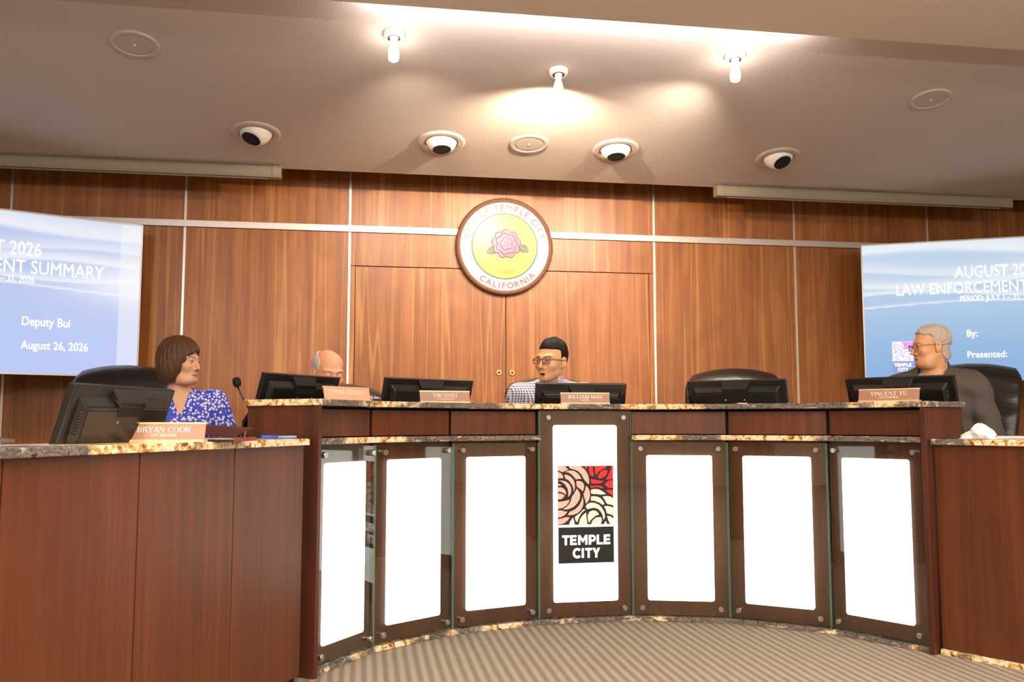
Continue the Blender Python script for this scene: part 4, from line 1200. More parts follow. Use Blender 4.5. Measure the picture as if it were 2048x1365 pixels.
# crumpled tissue on the right wing counter
tc_ = np.array([1.485, -3.545]); n_t = 22; v = []; f = []
rg = random.Random(3)
for j in range(7):
    q = j / 6
    for i in range(n_t):
        a = 2 * math.pi * i / n_t
        r_ = (.062 * (1 - q) ** .8 + .004) * (1 + .22 * math.sin(3 * a + j) + .12 * math.sin(7 * a - 2 * j))
        v.append((tc_[0] + r_ * math.cos(a) * 1.05, tc_[1] + r_ * math.sin(a), .8985 + .060 * q ** .75 * (1 + .12 * math.sin(5 * a))))
for j in range(6):
    for i in range(n_t): f.append((j * n_t + i, j * n_t + (i + 1) % n_t, (j + 1) * n_t + (i + 1) % n_t, (j + 1) * n_t + i))
f.append(tuple(6 * n_t + i for i in range(n_t))); f.append(tuple(reversed(range(n_t))))
tag(put('tissue', v, f, 'tissue', smooth=False), 'crumpled white tissue standing on the right granite counter', 'tissue')
pf = (np.array([1.60, -3.50]), np.array([.95, -.12]), np.array([-.12, -.95]))
ps = thing('paper_stack', 'thin stack of white papers behind the tissue', 'papers', (1.66, -3.46, .898))
for k in range(4):
    put('sheet', fbox(pf, .0 + .004 * k, .20 + .003 * k, -.20, -.02, .898 + .0022 * k, .8998 + .0022 * k), BOXF, 'paper', ps)
mb = MB().box(-.018, .018, -.006, .006, 0, .012).tube([(-.014, 0, .010), (-.018, 0, .020), (-.010, 0, .022)], .0025, 6).tube([(.014, 0, .010), (.018, 0, .022), (.010, 0, .024)], .0025, 6)
cl_ = thing('binder_clip', 'small black binder clip on the countertop beside the name plate with painted glare', 'clip', (-1.035, -2.985, ZUP1))
MB().hexa([(-.016, -.008, 0), (.016, -.008, 0), (.016, .008, 0), (-.016, .008, 0), (-.016, -.002, .013), (.016, -.002, .013), (.016, .002, .013), (-.016, .002, .013)]).put('clip_body', 'black', cl_, world=False)
for sg in (-1, 1):
    MB().tube([(sg * .010, sg * .003, .012), (sg * .018, sg * .004, .022), (sg * .012, sg * .004, .024)], .002, 6).put('wire_handle', 'black', cl_, world=False)
tag(put('paper_slip', [(x + .745, y - 2.80, z) for x, y, z in boxv(-.022, .022, -.015, .015, ZUP1 + .0005, ZUP1 + .004)], BOXF, 'paper'), 'tiny white paper slip before the monitor without name plate', 'paper')
tb = thing('tablet', 'dark tablet with pale edge leaning at the left picture edge', 'tablet', (-2.13, -4.26, .906))
put('body', [(-2.25, -4.40, .928), (-2.115, -4.40, .909), (-2.085, -4.22, .909), (-2.22, -4.22, .93), (-2.25, -4.40, .938), (-2.113, -4.40, .917), (-2.083, -4.22, .917), (-2.22, -4.22, .94)], BOXF, 'black', tb, bevel=.001)
put('pale_edge', [(-2.115, -4.402, .909), (-2.111, -4.402, .909), (-2.081, -4.22, .909), (-2.085, -4.22, .909), (-2.115, -4.402, .919), (-2.111, -4.402, .919), (-2.081, -4.22, .919), (-2.085, -4.22, .919)], BOXF, 'casing', tb)
#PART4

# ------------------------------------------------------------------ PEOPLE (distance fields -> surface nets)
def sd_sph(P, c, r): return np.linalg.norm(P - np.asarray(c, np.float32), axis=1) - r


def sd_ell(P, c, r):
    q = P - np.asarray(c, np.float32); r = np.asarray(r, np.float32)
    k0 = np.linalg.norm(q / r, axis=1); k1 = np.linalg.norm(q / (r * r), axis=1)
    return k0 * (k0 - 1.0) / np.maximum(k1, 1e-6)


def sd_cap(P, a, b, r1, r2=None):
    r2 = r1 if r2 is None else r2
    a = np.asarray(a, np.float32); b = np.asarray(b, np.float32); ba = b - a
    h = np.clip((P - a) @ ba / max(float(ba @ ba), 1e-9), 0, 1)
    return np.linalg.norm(P - a - h[:, None] * ba, axis=1) - (r1 + (r2 - r1) * h)


def sd_box(P, c, h, r=0.0):
    q = np.abs(P - np.asarray(c, np.float32)) - np.asarray(h, np.float32) + r
    return np.linalg.norm(np.maximum(q, 0), axis=1) + np.minimum(q.max(1), 0) - r


def smin(a, b, k):
    h = np.clip(.5 + .5 * (b - a) / k, 0, 1); return b + (a - b) * h - k * h * (1 - h)


def smax(a, b, k): return -smin(-a, -b, k)


def axis_pts(lo, hi, f0, f1, fine, coarse):
    a = list(np.arange(lo, f0, coarse)); b = list(np.arange(f0, f1, fine)); c = list(np.arange(f1, hi + coarse, coarse))
    return np.array(a + b + c, np.float32)


def surface(fn, xs, ys, zs, blk=10):
    nx, ny, nz = len(xs), len(ys), len(zs)
    F = np.full((nx, ny, nz), 1.0, np.float32)
    jobs = []
    for i in range(0, nx, blk):
        for j in range(0, ny, blk):
            for k in range(0, nz, blk):
                i1, j1, k1 = min(i + blk, nx - 1), min(j + blk, ny - 1), min(k + blk, nz - 1)
                c = ((xs[i] + xs[i1]) / 2, (ys[j] + ys[j1]) / 2, (zs[k] + zs[k1]) / 2)
                r = .5 * math.sqrt((xs[i1] - xs[i]) ** 2 + (ys[j1] - ys[j]) ** 2 + (zs[k1] - zs[k]) ** 2)
                jobs.append((i, j, k, *c, r))
    J = np.array(jobs, np.float32)
    d = fn(J[:, 3:6])
    for q, dd in zip(jobs, d):
        i, j, k = q[:3]; sl_ = (slice(i, i + blk), slice(j, j + blk), slice(k, k + blk))
        if abs(dd) < q[6] * 1.15 + .010:
            X, Y, Z = np.meshgrid(xs[sl_[0]], ys[sl_[1]], zs[sl_[2]], indexing='ij')
            F[sl_] = fn(np.stack([X.ravel(), Y.ravel(), Z.ravel()], 1)).reshape(X.shape)
        else:
            F[sl_] = dd
    return nets(F, xs, ys, zs)


def nets(F, xs, ys, zs):
    In = F < 0
    c = np.zeros(np.array(F.shape) - 1, np.uint8)
    for a in (0, 1):
        for b in (0, 1):
            for d in (0, 1):
                c += In[a:F.shape[0] - 1 + a, b:F.shape[1] - 1 + b, d:F.shape[2] - 1 + d]
    act = np.argwhere((c > 0) & (c < 8))
    idx = np.full(c.shape, -1, np.int32); idx[tuple(act.T)] = np.arange(len(act))
    V = np.zeros((len(act), 3)); N = np.zeros(len(act))
    ax = (xs.astype(float), ys.astype(float), zs.astype(float))
    corner = [(a, b, d) for a in (0, 1) for b in (0, 1) for d in (0, 1)]
    for p in corner:
        for d in range(3):
            if p[d]: continue
            q = list(p); q[d] = 1
            ia = act + np.array(p); ib = act + np.array(q)
            fa = F[tuple(ia.T)]; fb = F[tuple(ib.T)]
            m = (fa < 0) != (fb < 0)
            t = np.where(m, fa / np.where(fa == fb, 1, fa - fb), 0)
            pa = np.stack([ax[e][ia[:, e]] for e in range(3)], 1); pb = np.stack([ax[e][ib[:, e]] for e in range(3)], 1)
            V[m] += (pa + (pb - pa) * t[:, None])[m]; N[m] += 1
    V /= np.maximum(N, 1)[:, None]
    Fc = []
    for d in range(3):
        e1, e2 = (d + 1) % 3, (d + 2) % 3
        s0 = [slice(None)] * 3; s1 = [slice(None)] * 3; s0[d] = slice(0, -1); s1[d] = slice(1, None)
        A, B = In[tuple(s0)], In[tuple(s1)]
        e = np.argwhere(A != B)
        ok = (e[:, e1] > 0) & (e[:, e2] > 0) & (e[:, e1] < F.shape[e1] - 1) & (e[:, e2] < F.shape[e2] - 1)
        e = e[ok]; sgn = A[tuple(e.T)]
        def cell(o1, o2):
            q = e.copy(); q[:, e1] -= o1; q[:, e2] -= o2; return idx[tuple(q.T)]
        quad = np.stack([cell(1, 1), cell(0, 1), cell(0, 0), cell(1, 0)], 1)
        quad[~sgn] = quad[~sgn][:, ::-1]
        Fc.append(quad)
    Fc = np.concatenate(Fc); Fc = Fc[(Fc >= 0).all(1)]
    return V, Fc


def rotm(yaw=0, pitch=0, roll=0):
    """head rotation: yaw about z, pitch forward (nod) about x, roll about y"""
    return np.array(Euler((R(pitch), R(roll), R(yaw)), 'XYZ').to_matrix(), np.float32)


class Person:
    """seated figure facing -y; local z=0 is the floor it sits on"""
    def __init__(s, label, head_world, body_yaw, head_yaw, pitch=0, roll=0, female=False, scale=1.0, lean=0.0, arms=None, skin=(206, 150, 112), sh=1.0, hz=0.0):
        s.female = female; s.hs = scale
        s.neck = np.array([0, -.005 - lean * .9, 1.075 + hz], np.float32)
        s.hc = np.array([0, -.03 - lean, 1.235 + hz], np.float32)
        s.HR = rotm(head_yaw - body_yaw, pitch, roll)
        s.lean = lean; s.sh = sh
        bz = R(body_yaw); ca, sa = math.cos(bz), math.sin(bz)
        hx, hy = s.hc[0] * ca - s.hc[1] * sa, s.hc[0] * sa + s.hc[1] * ca
        s.loc = (head_world[0] - hx, head_world[1] - hy, head_world[2] - float(s.hc[2]))
        s.root = thing('person', label, 'person', s.loc, bz)
        s.skin = np.array(lin(*skin)); s.arms = arms or {}
        w = .185 * sh
        s.S = {k: np.array([k * w, -lean * .55, 1.0 + (.016 if female else 0)], np.float32) for k in (-1, 1)}
        s.E = {}; s.W = {}
        for k in (-1, 1):
            a = s.arms.get(k, ((k * .25, -.01, .77), (k * .09, -.27, .655)))
            s.E[k] = np.array(a[0], np.float32); s.W[k] = np.array(a[1], np.float32)

    # --- head in its own frame: origin at eye level, chin -.115, crown +.115, facing -y
    def H(s, P): return ((P - s.hc) @ s.HR) / s.hs

    def head(s, Q, mouth_open=0.0, lids=0.0, jaw=1.0, nose=1.0, jowl=0.0):
        A = np.abs(Q); Qm = Q.copy(); Qm[:, 0] = A[:, 0]
        d = sd_ell(Q, (0, .018, .038), (.0735, .094, .080))
        d = smin(d, sd_ell(Q, (0, -.022, -.014), (.0625, .071, .080)), .03)
        d = smin(d, sd_ell(Q, (0, -.045, -.066), (.042 * jaw, .046, .044)), .03)
        d = smin(d, sd_cap(Qm, (.049 * jaw, .012, -.052), (.014, -.076, -.099), .013, .014), .03)
        d = smin(d, sd_ell(Q, (0, -.083, -.098), (.019, .013, .014)), .018)
        if jowl: d = smin(d, sd_ell(Qm, (.032, -.035, -.100), (.030, .040, .022 + .01 * jowl)), .03)
        d = smin(d, sd_ell(Qm, (.040, -.066, -.030), (.021, .018, .020)), .026)          # cheek bones
        d = smin(d, sd_cap(Qm, (.010, -.090, .020), (.046, -.072, .022), .0085), .016)     # brow
        d = smax(d, -sd_ell(Qm, (.0315, -.104, .001), (.0165, .017, .0115)), .012)         # sockets
        n = sd_cap(Q, (0, -.088, .012), (0, -.107 - .007 * nose, -.036), .0065, .0100)
        n = smin(n, sd_ell(Qm, (.0115, -.096, -.041), (.0075, .010, .0075)), .007)
        d = smin(d, n, .010)
        d = smax(d, -sd_ell(Qm, (.0058, -.1035, -.0485), (.0032, .0045, .003)), .002)
        o = mouth_open
        d = smin(d, sd_ell(Q, (0, -.089, -.069), (.024, .0105, .0062)), .007)
        d = smin(d, sd_ell(Q, (0, -.086, -.0815 - .010 * o), (.020, .0105, .0068)), .007)
        d = smax(d, -sd_ell(Q, (0, -.100, -.0752 - .004 * o), (.021 - .006 * o, .014 + .006 * o, .0014 + .0062 * o)), .003)
        if lids:
            d = smin(d, sd_sph(Qm, (.0315, -.0805, .000), .0140), .004)
        else:
            u = sd_sph(Qm, (.0315, -.0805, .000), .0138)
            d = smin(d, smax(u, -(Q[:, 2] - .0032 + (Q[:, 1] + .09) * .25), .002), .004)
            d = smin(d, smax(u, (Q[:, 2] + .0052), .002), .004)
        # ears
        er = sd_ell(Qm - np.array([.0765, .012, -.010], np.float32), (0, 0, 0), (.0085, .020, .032))
        er = smin(er, sd_cap(Qm, (.076, .026, .012), (.073, .0, -.036), .007), .008)
        er = smax(er, -sd_ell(Qm, (.0855, .008, -.006), (.0075, .0105, .018)), .005)
        return smin(d, er, .007) * s.hs

    def torso(s, P, g=0.0):
        l = s.lean
        d = sd_ell(P, (0, .02, .58), (.185 * s.sh + g, .135 + g, .14 + g))
        d = smin(d, sd_ell(P, (0, -l * .2, .74), (.158 * s.sh + g, .118 + g, .17)), .08)
        d = smin(d, sd_ell(P, (0, -l * .45, .90), (.172 * s.sh + g, .122 + g, .17)), .07)
        sw = .150 * s.sh
        d = smin(d, sd_cap(P, (-sw, -l * .55, 1.005), (sw, -l * .55, 1.005), .056 + g), .06)
        nb = np.array([0, .005 - l * .65, 1.03])
        d = smin(d, sd_cap(P, nb, nb + (s.neck - nb) * .6, .075 + g * .3, .05), .05)
        if s.female:
            Pm = P.copy(); Pm[:, 0] = np.abs(P[:, 0])
            d = smin(d, sd_ell(Pm, (.075, -.085 - l * .5, .87), (.068 + g, .062 + g, .068 + g)), .05)
        return d

    def arm(s, P, g=0.0, frac=1.0, hand=True):
        d = np.full(len(P), 9.0, np.float32)
        for k in (-1, 1):
            S_, E_, W_ = s.S[k], s.E[k], s.W[k]
            r = .92 if s.female else 1.0
            d = smin(d, sd_cap(P, S_, E_, .052 * r + g, .041 * r + g), .03)
            if frac > 0:
                e = E_ + (W_ - E_) * frac
                d = smin(d, sd_cap(P, E_, e, .041 * r + g, (.041 - .014 * frac) * r + g), .025)
            if hand:
                near = np.nonzero(((P - W_) ** 2).sum(1) < .0625)[0]
                if not len(near): continue
                P0, d0, P, d = P, d, P[near], d[near]
                f = (W_ - E_) / np.linalg.norm(W_ - E_); f = f * np.array([1, 1, .3], np.float32); f /= np.linalg.norm(f)
                sd = np.cross(f, [0, 0, 1.0]).astype(np.float32); sd /= np.linalg.norm(sd)
                up = np.array([0, 0, 1.0], np.float32)
                c = W_ + f * .05
                q = np.stack([(P - c) @ f, (P - c) @ sd, (P - c) @ up], 1)
                d = smin(d, sd_ell(q, (0, 0, 0), (.050, .041, .017)), .015)
                fl = np.full(len(P), 9.0, np.float32)
                for j, (o, L) in enumerate(((-.030, .062), (-.0105, .074), (.0095, .069), (.0285, .053))):
                    a0 = (.040, o, .004); a1 = (.040 + L * .45, o * 1.08, .006); a2 = (.040 + L * .75, o * 1.1, -.008); a3 = (.040 + L * .88, o * 1.1, -.022)
                    fl = np.minimum(fl, np.minimum(sd_cap(q, a0, a1, .0088, .0082), np.minimum(sd_cap(q, a1, a2, .0082, .0076), sd_cap(q, a2, a3, .0076, .0068))))
                t0 = -k * 1.0
                sg = 1.0 if float(np.dot(sd, [1, 0, 0])) * k < 0 else -1.0
                fl = np.minimum(fl, np.minimum(sd_cap(q, (-.025, sg * .030, 0), (.015, sg * .056, -.004), .012, .010), sd_cap(q, (.015, sg * .056, -.004), (.042, sg * .058, -.012), .010, .008)))
                d = smin(d, fl, .007)
                d0[near] = d; P, d = P0, d0
        return d

    def legs(s, P, g=0.0, foot=True):
        Pm = P.copy(); Pm[:, 0] = np.abs(P[:, 0])
        d = sd_cap(Pm, (.09, 0, .555), (.115, -.42, .54), .085 + g, .062 + g)
        d = smin(d, sd_cap(Pm, (.115, -.42, .53), (.12, -.40, .12), .055 + g, .038 + g), .03)
        if foot: d = smin(d, sd_cap(Pm, (.12, -.39, .065), (.135, -.54, .04), .04, .032), .02)
        return d

    def build(s, head_kw, brow=(60, 40, 30), lip=(176, 92, 80), eye=(60, 40, 28), colour_fn=None, brow_w=1.0):
        nk = np.array([0, .02 - s.lean * .7, 1.0], np.float32)
        top = s.hc + s.HR @ np.array([0, .022, -.06], np.float32) * s.hs
        def fn(P):
            d = smin(s.torso(P), s.arm(P), .03)
            d = smin(d, s.legs(P), .06)
            d = smin(d, sd_cap(P, nk, top, .056 if not s.female else .047, .053 if not s.female else .046), .03)
            dc = np.sqrt(((P - s.hc) ** 2).sum(1)); hd = dc - .10; near = np.nonzero(dc < .19)[0]
            if len(near): hd[near] = s.head(s.H(P[near]), **head_kw)
            return smin(d, hd, .018)
        y0 = s.hc[1]
        xs = axis_pts(-.44, .44, -.105, .105, .0026, .0062)
        ys = axis_pts(-.62, .26, y0 - .125, y0 + .125, .0028, .0062)
        zs = axis_pts(-.01, 1.40, s.hc[2] - .135, s.hc[2] + .13, .0026, .0066)
        V, F = surface(fn, xs, ys, zs)
        Q = s.H(V.astype(np.float32)); A = np.abs(Q[:, 0])
        col = np.tile(s.skin, (len(V), 1))
        def blend(m, c, a=1.0):
            m = np.clip(m, 0, 1)[:, None] * a; col[:] = col * (1 - m) + np.array(lin(*c)) * m
        front = Q[:, 1] < -.05
        ch = np.exp(-((A - .040) ** 2 + (Q[:, 2] + .035) ** 2) / .018 ** 2) * front
        col[:] = col * (1 - .25 * ch[:, None]) + (col * np.array([1.05, .72, .66])) * .25 * ch[:, None]
        no = np.exp(-(A ** 2 + (Q[:, 2] + .038) ** 2) / .014 ** 2) * (Q[:, 1] < -.09)
        col[:] = col * (1 - .3 * no[:, None]) + (col * np.array([1.05, .75, .70])) * .3 * no[:, None]
        mo = head_kw.get('mouth_open', 0)
        lipm = (1 - ((A / .0225) ** 2 + ((Q[:, 2] + .0755 + .005 * mo) / (.0095 + .008 * mo)) ** 2)) * 3 * (Q[:, 1] < -.078)
        blend(lipm, lip, .62)
        if mo:
            blend((1 - ((A / .017) ** 2 + ((Q[:, 2] + .0765) / (.0062)) ** 2)) * 4 * (Q[:, 1] < -.06) * (Q[:, 1] > -.0925), (58, 22, 20), .95)
        u = (A - .013) / .036; bz_ = .0195 + .006 * np.sin(np.clip(u, 0, 1) * 2.2) - .004 * np.clip(u, 0, 1)
        bm = (1 - (np.abs(Q[:, 2] - bz_) / (.0040 * brow_w)) ** 2) * 2.5 * (u > 0) * (u < 1) * (Q[:, 1] < -.04)
        blend(bm, brow, .8)
        # lash line
        le = (1 - (np.abs(Q[:, 2] - (.0035 if not head_kw.get('lids') else -.0065)) / .0022) ** 2) * 2 * (np.abs(A - .0315) < .0135) * (Q[:, 1] < -.078)
        blend(le, (52, 34, 26), .6)
        if colour_fn: colour_fn(col, Q, blend)
        body = put('body', V, F, 'skin', s.root, world=False, smooth=True, col=col)
        # eyeballs
        if not head_kw.get('lids'):
            for k in (-1, 1):
                mb = MB().sphere((0, 0, 0), .0126 * s.hs, 24, 16)
                v = np.array(mb.v); g = np.array([k * -.0, -1, .02]); g = np.array([s.gaze, -1, 0.0]) / math.hypot(s.gaze, 1)
                ang = v @ g / (.0126 * s.hs)
                c = np.where((ang > .86)[:, None], np.array(lin(*eye)), np.array(lin(196, 180, 168)))
                c = np.where((ang > .975)[:, None], np.array(lin(14, 10, 9)), c)
                pos = (v + np.array([k * .0315, -.0805, .0]) * s.hs) @ s.HR.T + s.hc
                put('eye', pos, mb.f, 'eye', s.root, world=False, smooth=True, col=c)
        return body
    gaze = 0.0

    def cloth(s, name, fn, mat, lo, hi, step=.006):
        xs, ys, zs = [np.arange(lo[i], hi[i] + step, step).astype(np.float32) for i in range(3)]
        V, F = surface(fn, xs, ys, zs, 8)
        return put(name, V, F, mat, s.root, world=False, smooth=True)

    def on_head(s, name, fn, mat, lo, hi, step=.0027):
        """mesh defined in the head frame"""
        xs, ys, zs = [np.arange(lo[i], hi[i] + step, step).astype(np.float32) for i in range(3)]
        V, F = surface(fn, xs, ys, zs, 8)
        return put(name, (V * s.hs) @ s.HR.T + s.hc, F, mat, s.root, world=False, smooth=True)

    def hm(s, mb):
        mb.v = [tuple((np.array(p, np.float32) * s.hs) @ s.HR.T + s.hc) for p in mb.v]; return mb

    def trousers(s):
        s.cloth('trousers', lambda P: np.minimum(smax(smin(s.legs(P, .012, False), sd_ell(P, (0, .02, .575), (.20 * s.sh, .15, .13)), .05), .085 - P[:, 2], .005), 9), 'trousers', (-.25, -.52, .05), (.25, .22, .74), .009)
        for k in (-1, 1):
            s.cloth('shoe', lambda P: smax(sd_cap(P, (k * .12, -.375, .055), (k * .137, -.555, .042), .052, .043), .004 - P[:, 2], .004), 'shoe', (k * .13 - .08, -.62, -.01), (k * .13 + .08, -.30, .13), .008)

    def glasses(s, mat, w=.021, h=.0155, thick=.0016, top=.0, rimless=False):
        gl = None
        y = -.1085
        for k in (-1, 1):
            cx = k * .0325; ring = []
            for q in range(28):
                a = 2 * math.pi * q / 28; c_, s_ = math.cos(a), math.sin(a)
                ring.append((cx + w * math.copysign(abs(c_) ** .6, c_), y + .0055 * ((abs(cx + w * c_) / .055) ** 2), -.004 + h * math.copysign(abs(s_) ** .6, s_)))
            fr_ = s.hm(MB().tube(ring, [thick * (1.5 if p[2] > .002 else 1.0) for p in ring], 6, closed=True)).put('glasses_rim', mat, s.root, world=False, smooth=True)
            lens = MB(); n = len(ring)
            lens.v = [(p[0], p[1] - .0006, p[2]) for p in ring] + [(p[0], p[1] + .0006, p[2]) for p in ring]
            lens.f = [tuple(range(n)), tuple(reversed(range(n, 2 * n)))] + [(i, n + i, n + (i + 1) % n, (i + 1) % n) for i in range(n)]
            s.hm(lens).put('lens', 'lens', fr_, world=False)
            s.hm(MB().tube([(k * (.0325 + w), y + .005, .004), (k * .0705, -.085, .005), (k * .0775, -.03, .004), (k * .0790, .012, .002), (k * .0765, .030, -.012)], [thick * 1.3] * 5, 8)).put('glasses_temple', mat, s.root, world=False, smooth=True)
        s.hm(MB().tube([(-.0325 + w, y, .004), (0, y - .0025, .0065), (.0325 - w, y, .004)], thick * 1.2, 8)).put('glasses_bridge', mat, s.root, world=False, smooth=True)


def wav(Q, fx, fz, amp):
    th = np.arctan2(Q[:, 0], -Q[:, 1] + .02)
    return amp * (np.sin(th * fx + 2.3 * np.sin(Q[:, 2] * fz)) * .6 + np.sin(th * fx * 2.3 + Q[:, 2] * fz * 1.7 + 1.0) * .4)


def cranium(Q, gx, gt, gb):
    return sd_ell(Q, (0, .020, .040), (.0735 + gx, .094 + gb, .080 + gt))


# --- man in the checked shirt, speaking
man = Person('man in dark-framed glasses and checked shirt speaking, turned to the left', (-.040, -1.975, 1.318), -14, -45, pitch=2, roll=2, lean=.10, skin=(226, 170, 126), sh=1.05, hz=-.045)
man.gaze = -.12
def black_hair(Q):
    d = cranium(Q, .0045, .017, .008)
    front = -.074 + .85 * np.clip(.070 - Q[:, 2], 0, 1) * .9          # hairline recedes lower down
    t = np.clip((np.abs(Q[:, 0]) - .035) / .035, 0, 1)
    cut = (-.066 + .045 * t) - Q[:, 1] - np.clip((Q[:, 2] - .066) * 2.2, -.012, .05)   # keep y > line
    side = -.020 - Q[:, 2] + np.clip((Q[:, 1] - .02) * -.5, -.03, .03)
    d = smax(d, cut, .006)
    d = smax(d, np.where(Q[:, 1] < .03, -.006 - Q[:, 2], -.052 - Q[:, 2]), .006)
    top = np.clip((Q[:, 2] - .05) / .05, 0, 1)
    return d + wav(Q, 34, 60, .0016) - .004 * top * np.sin(Q[:, 0] * 90 + 1) * np.sin(Q[:, 1] * 60)
man.build(dict(mouth_open=.9, jaw=.98), brow=(40, 28, 24), lip=(178, 92, 74), eye=(40, 26, 20), brow_w=1.1)
man.on_head('hair', black_hair, 'hair_black', (-.10, -.10, -.07), (.10, .14, .15))
def man_shirt(P):
    d = smin(man.torso(P, .012), man.arm(P, .016, .55, False), .02) + .003 * np.sin(P[:, 0] * 40 + P[:, 2] * 25) * np.sin(P[:, 2] * 31)
    col_ = sd_cap(P, (0, .012 - man.lean * .7, 1.045), (0, -.012 - man.lean * .82, 1.085), .072, .066)
    d = smin(d, col_, .012)
    nk = sd_cap(P, (0, .0 - man.lean * .70, 1.00), (0, -.022 - man.lean * .86, 1.15), .058, .060)
    vee = sd_cap(P, (0, -.10 - man.lean * .7, 1.02), (0, -.06 - man.lean * .8, 1.11), .014, .040)
    d = smax(d, -nk, .004); d = smax(d, -vee, .004)
    return smax(d, .56 - P[:, 2], .01)
man.cloth('shirt', man_shirt, 'gingham', (-.40, -.50, .54), (.40, .22, 1.16), .0052)
man.trousers(); man.glasses('frame_dark', .0235, .0145, .0017)

# --- woman in the blue floral blouse, looking right
wom = Person('woman with a brown bob and blue floral blouse looking to the right', (-2.034, -2.109, 1.284), 12, 64, pitch=1, roll=0, female=True, lean=.08, scale=.97, skin=(228, 178, 142), hz=-.012, sh=.92,
             arms={-1: ((-.26, -.03, .77), (-.10, -.26, .655)), 1: ((.27, -.03, .77), (.10, -.26, .655))})
wom.gaze = .15
wom.build(dict(jaw=.86, jowl=.2, nose=.9), brow=(92, 64, 46), lip=(188, 100, 96), eye=(60, 46, 36), brow_w=.7)
def bob(Q):
    d = cranium(Q, .020, .022, .026)
    X = np.abs(Q[:, 0])
    cur = sd_ell(Q, (0, .030, -.040), (.106, .092, .100))
    d = smin(d, cur, .05)
    # face opening: parted fringe swept to the side
    yl = -.074 + np.clip((.030 - Q[:, 2]) * .50, 0, .062) + .010 * np.clip(Q[:, 0] / .05, -1, 1)
    face = smax(smax(Q[:, 1] - yl, Q[:, 2] - .050 - .35 * np.clip(Q[:, 0], -.05, .03), .02), X - .074, .02)
    d = smax(d, -face, .008)
    d = smax(d, -sd_cap(Q, (0, -.02, -.10), (0, -.03, -.30), .056), .008)      # neck hollow
    hem = -.118 - Q[:, 2] + .012 * np.sin(X * 60)
    d = smax(d, hem, .016)
    return d + wav(Q, 24, 26, .0026) + .0012 * np.sin(np.arctan2(Q[:, 0], Q[:, 1]) * 70)
wom.on_head('hair', bob, 'hair_brown', (-.13, -.13, -.16), (.13, .16, .16), .003)
def blouse(P):
    d = smin(wom.torso(P, .014), wom.arm(P, .020, -1, False), .02)
    for k in (-1, 1):      # short flared sleeve
        a, b = wom.S[k], wom.E[k]; e = a + (b - a) * .98
        d = smin(d, sd_cap(P, a, e, .066, .072), .02)
    d = d + .004 * np.sin(P[:, 0] * 36 + P[:, 2] * 22) * np.sin(P[:, 2] * 27 + P[:, 1] * 20)
    yb = -wom.lean * .75
    nk = sd_cap(P, (0, yb + .0, 1.0), (0, yb - .02, 1.16), .056, .062)
    vee = sd_cap(P, (.0, yb - .115, .925), (.0, yb - .075, 1.09), .006, .060)
    d = smax(d, -nk, .006); d = smax(d, -vee, .006)
    for k in (-1, 1):
        ax_ = wom.E[k] - wom.S[k]; L_ = np.linalg.norm(ax_); ax_ = ax_ / L_
        near = np.abs(P[:, 0]) > .205
        cut = (P - wom.S[k]) @ ax_ - L_ * .88
        d = np.where((P[:, 0] * k > .17) & (P[:, 2] < .93), np.maximum(d, cut), d)
    return smax(d, .54 - P[:, 2], .01)
wom.cloth('blouse', blouse, 'floral', (-.42, -.36, .53), (.42, .22, 1.16), .0052)
wom.trousers()

# --- bald man looking down
bald = Person('bald man with white side hair looking down behind a monitor', (-1.287, -2.071, 1.236), 22, 26, pitch=15, roll=0, lean=.12, scale=1.0, skin=(232, 172, 132), hz=-.045)
bald.build(dict(lids=1.0, jaw=1.02, jowl=.4), brow=(120, 92, 78), lip=(180, 104, 90), eye=(60, 46, 36), brow_w=.9)
def fringe_hair(Q):
    d = cranium(Q, .006, .004, .009)
    X = np.abs(Q[:, 0])
    bald_top = sd_ell(Q, (0, -.035, .100), (.066, .125, .090))
    d = smax(d, -bald_top, .006)
    d = smax(d, (-.030 - Q[:, 1]), .006)
    d = smax(d, np.where(Q[:, 1] < .022, -.030 - Q[:, 2], -.060 - Q[:, 2]), .006)
    return d + wav(Q, 40, 40, .0016)
bald.on_head('hair', fringe_hair, 'hair_silver', (-.10, -.10, -.08), (.10, .14, .14))
def bald_shirt(P):
    d = smin(bald.torso(P, .012), bald.arm(P, .016, .4, False), .02)
    d = smin(d, sd_cap(P, (0, .012 - bald.lean * .7, 1.04), (0, -.012 - bald.lean * .82, 1.075), .070, .064), .012)
    d = smax(d, -sd_cap(P, (0, -bald.lean * .70, 1.0), (0, -.022 - bald.lean * .86, 1.15), .057, .059), .004)
    return smax(d, .56 - P[:, 2], .01)
bald.cloth('polo_shirt', bald_shirt, 'polo', (-.40, -.50, .54), (.40, .22, 1.14), .007)
bald.trousers()

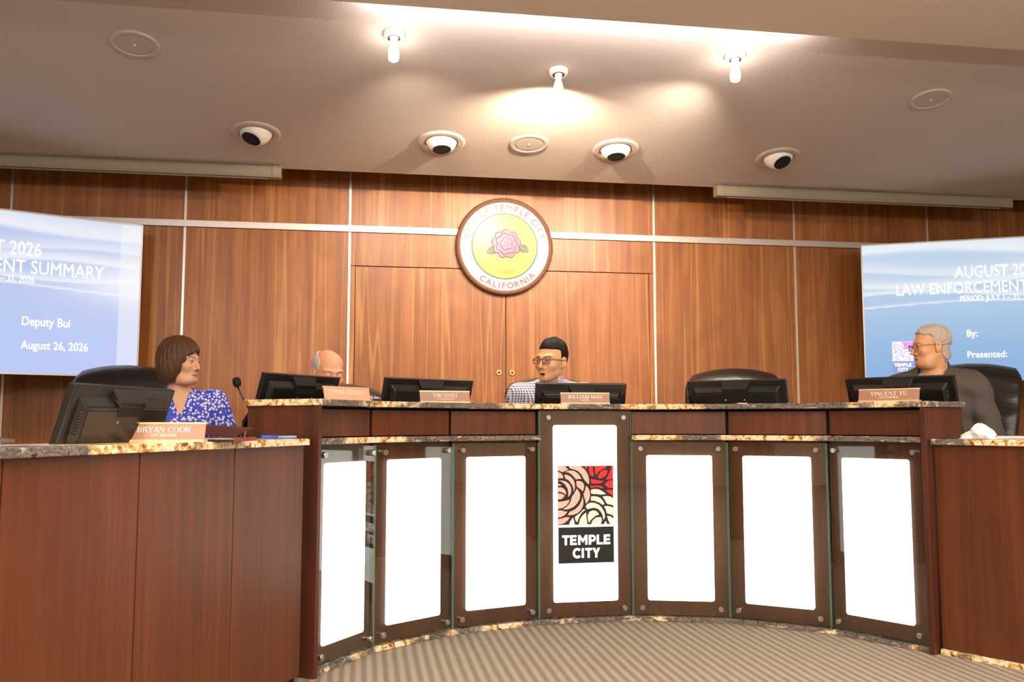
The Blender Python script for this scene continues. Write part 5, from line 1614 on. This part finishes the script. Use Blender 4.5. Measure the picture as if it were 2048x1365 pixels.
# --- older man in the grey suit, in profile facing left
old = Person('grey haired man in glasses and grey suit in profile facing left', (1.870, -2.650, 1.372), -52, -97, pitch=5, roll=0, lean=.06, scale=.90, skin=(228, 170, 126), sh=1.04, hz=-.01)
old.gaze = .0
old.build(dict(jaw=1.04, jowl=1.0, nose=1.1), brow=(120, 100, 86), lip=(176, 100, 84), eye=(40, 28, 22), brow_w=1.0)
def grey_hair(Q):
    d = cranium(Q, .008, .009, .015)
    t = np.clip((np.abs(Q[:, 0]) - .030) / .04, 0, 1)
    cut = (-.050 + .014 * t) - Q[:, 1] - np.clip((Q[:, 2] - .066) * 1.5, -.02, .06) + .006 * np.sin(Q[:, 0] * 120 + Q[:, 2] * 90)
    d = smax(d, cut, .008)
    back = sd_ell(Q, (0, .052, -.045), (.066, .056, .075))
    d = smin(d, smax(back, .032 - Q[:, 1], .006), .012)
    d = smax(d, np.where(Q[:, 1] < .036, .004 - Q[:, 2], -.108 - Q[:, 2]), .008)
    th = np.arctan2(Q[:, 1], Q[:, 2])
    return d + .0035 * np.sin(th * 14 + 3 * np.sin(Q[:, 0] * 45)) * np.sin(Q[:, 0] * 70 + th * 4) + wav(Q, 38, 46, .0014)
old.on_head('hair', grey_hair, 'hair_grey', (-.10, -.10, -.11), (.10, .15, .15))
def suit(P):
    d = smin(old.torso(P, .024), old.arm(P, .022, .88, False), .014)
    d = smin(d, sd_cap(P, (-.175, -.033, 1.02), (.175, -.033, 1.02), .068), .03)
    Pm = P.copy(); Pm[:, 0] = np.abs(P[:, 0])
    d = smin(d, sd_cap(Pm, (.02, -.025, 1.075), (.15, -.03, 1.035), .062, .058), .03)
    d = d + .008 * np.sin(P[:, 2] * 34 + P[:, 0] * 22 + P[:, 1] * 16) * np.sin(P[:, 2] * 17 - P[:, 1] * 28)
    col_ = sd_cap(P, (0, .015, 1.04), (0, -.006, 1.105), .082, .071)
    d = smin(d, col_, .014)
    d = smax(d, -sd_cap(P, (0, -.05, 1.0), (0, -.075, 1.17), .068, .078), .005)
    d = smax(d, -sd_cap(P, (0, -.17, .84), (0, -.12, 1.08), .008, .070), .005)
    return smax(d, .50 - P[:, 2], .01)
old.cloth('suit_jacket', suit, 'suit', (-.44, -.46, .48), (.44, .24, 1.18), .0055)
def dshirt(P):
    d = old.torso(P, .012)
    d = smin(d, sd_cap(P, (0, -.030, 1.04), (0, -.050, 1.152), .068, .0645), .01)
    d = smax(d, -sd_cap(P, (0, -.04, 1.0), (0, -.070, 1.17), .057, .062), .004)
    return smax(d, .60 - P[:, 2], .01)
old.cloth('dress_shirt', dshirt, 'dress_shirt', (-.22, -.26, .58), (.22, .20, 1.15), .006)
old.trousers(); old.glasses('frame_brown', .0225, .0165, .0011)
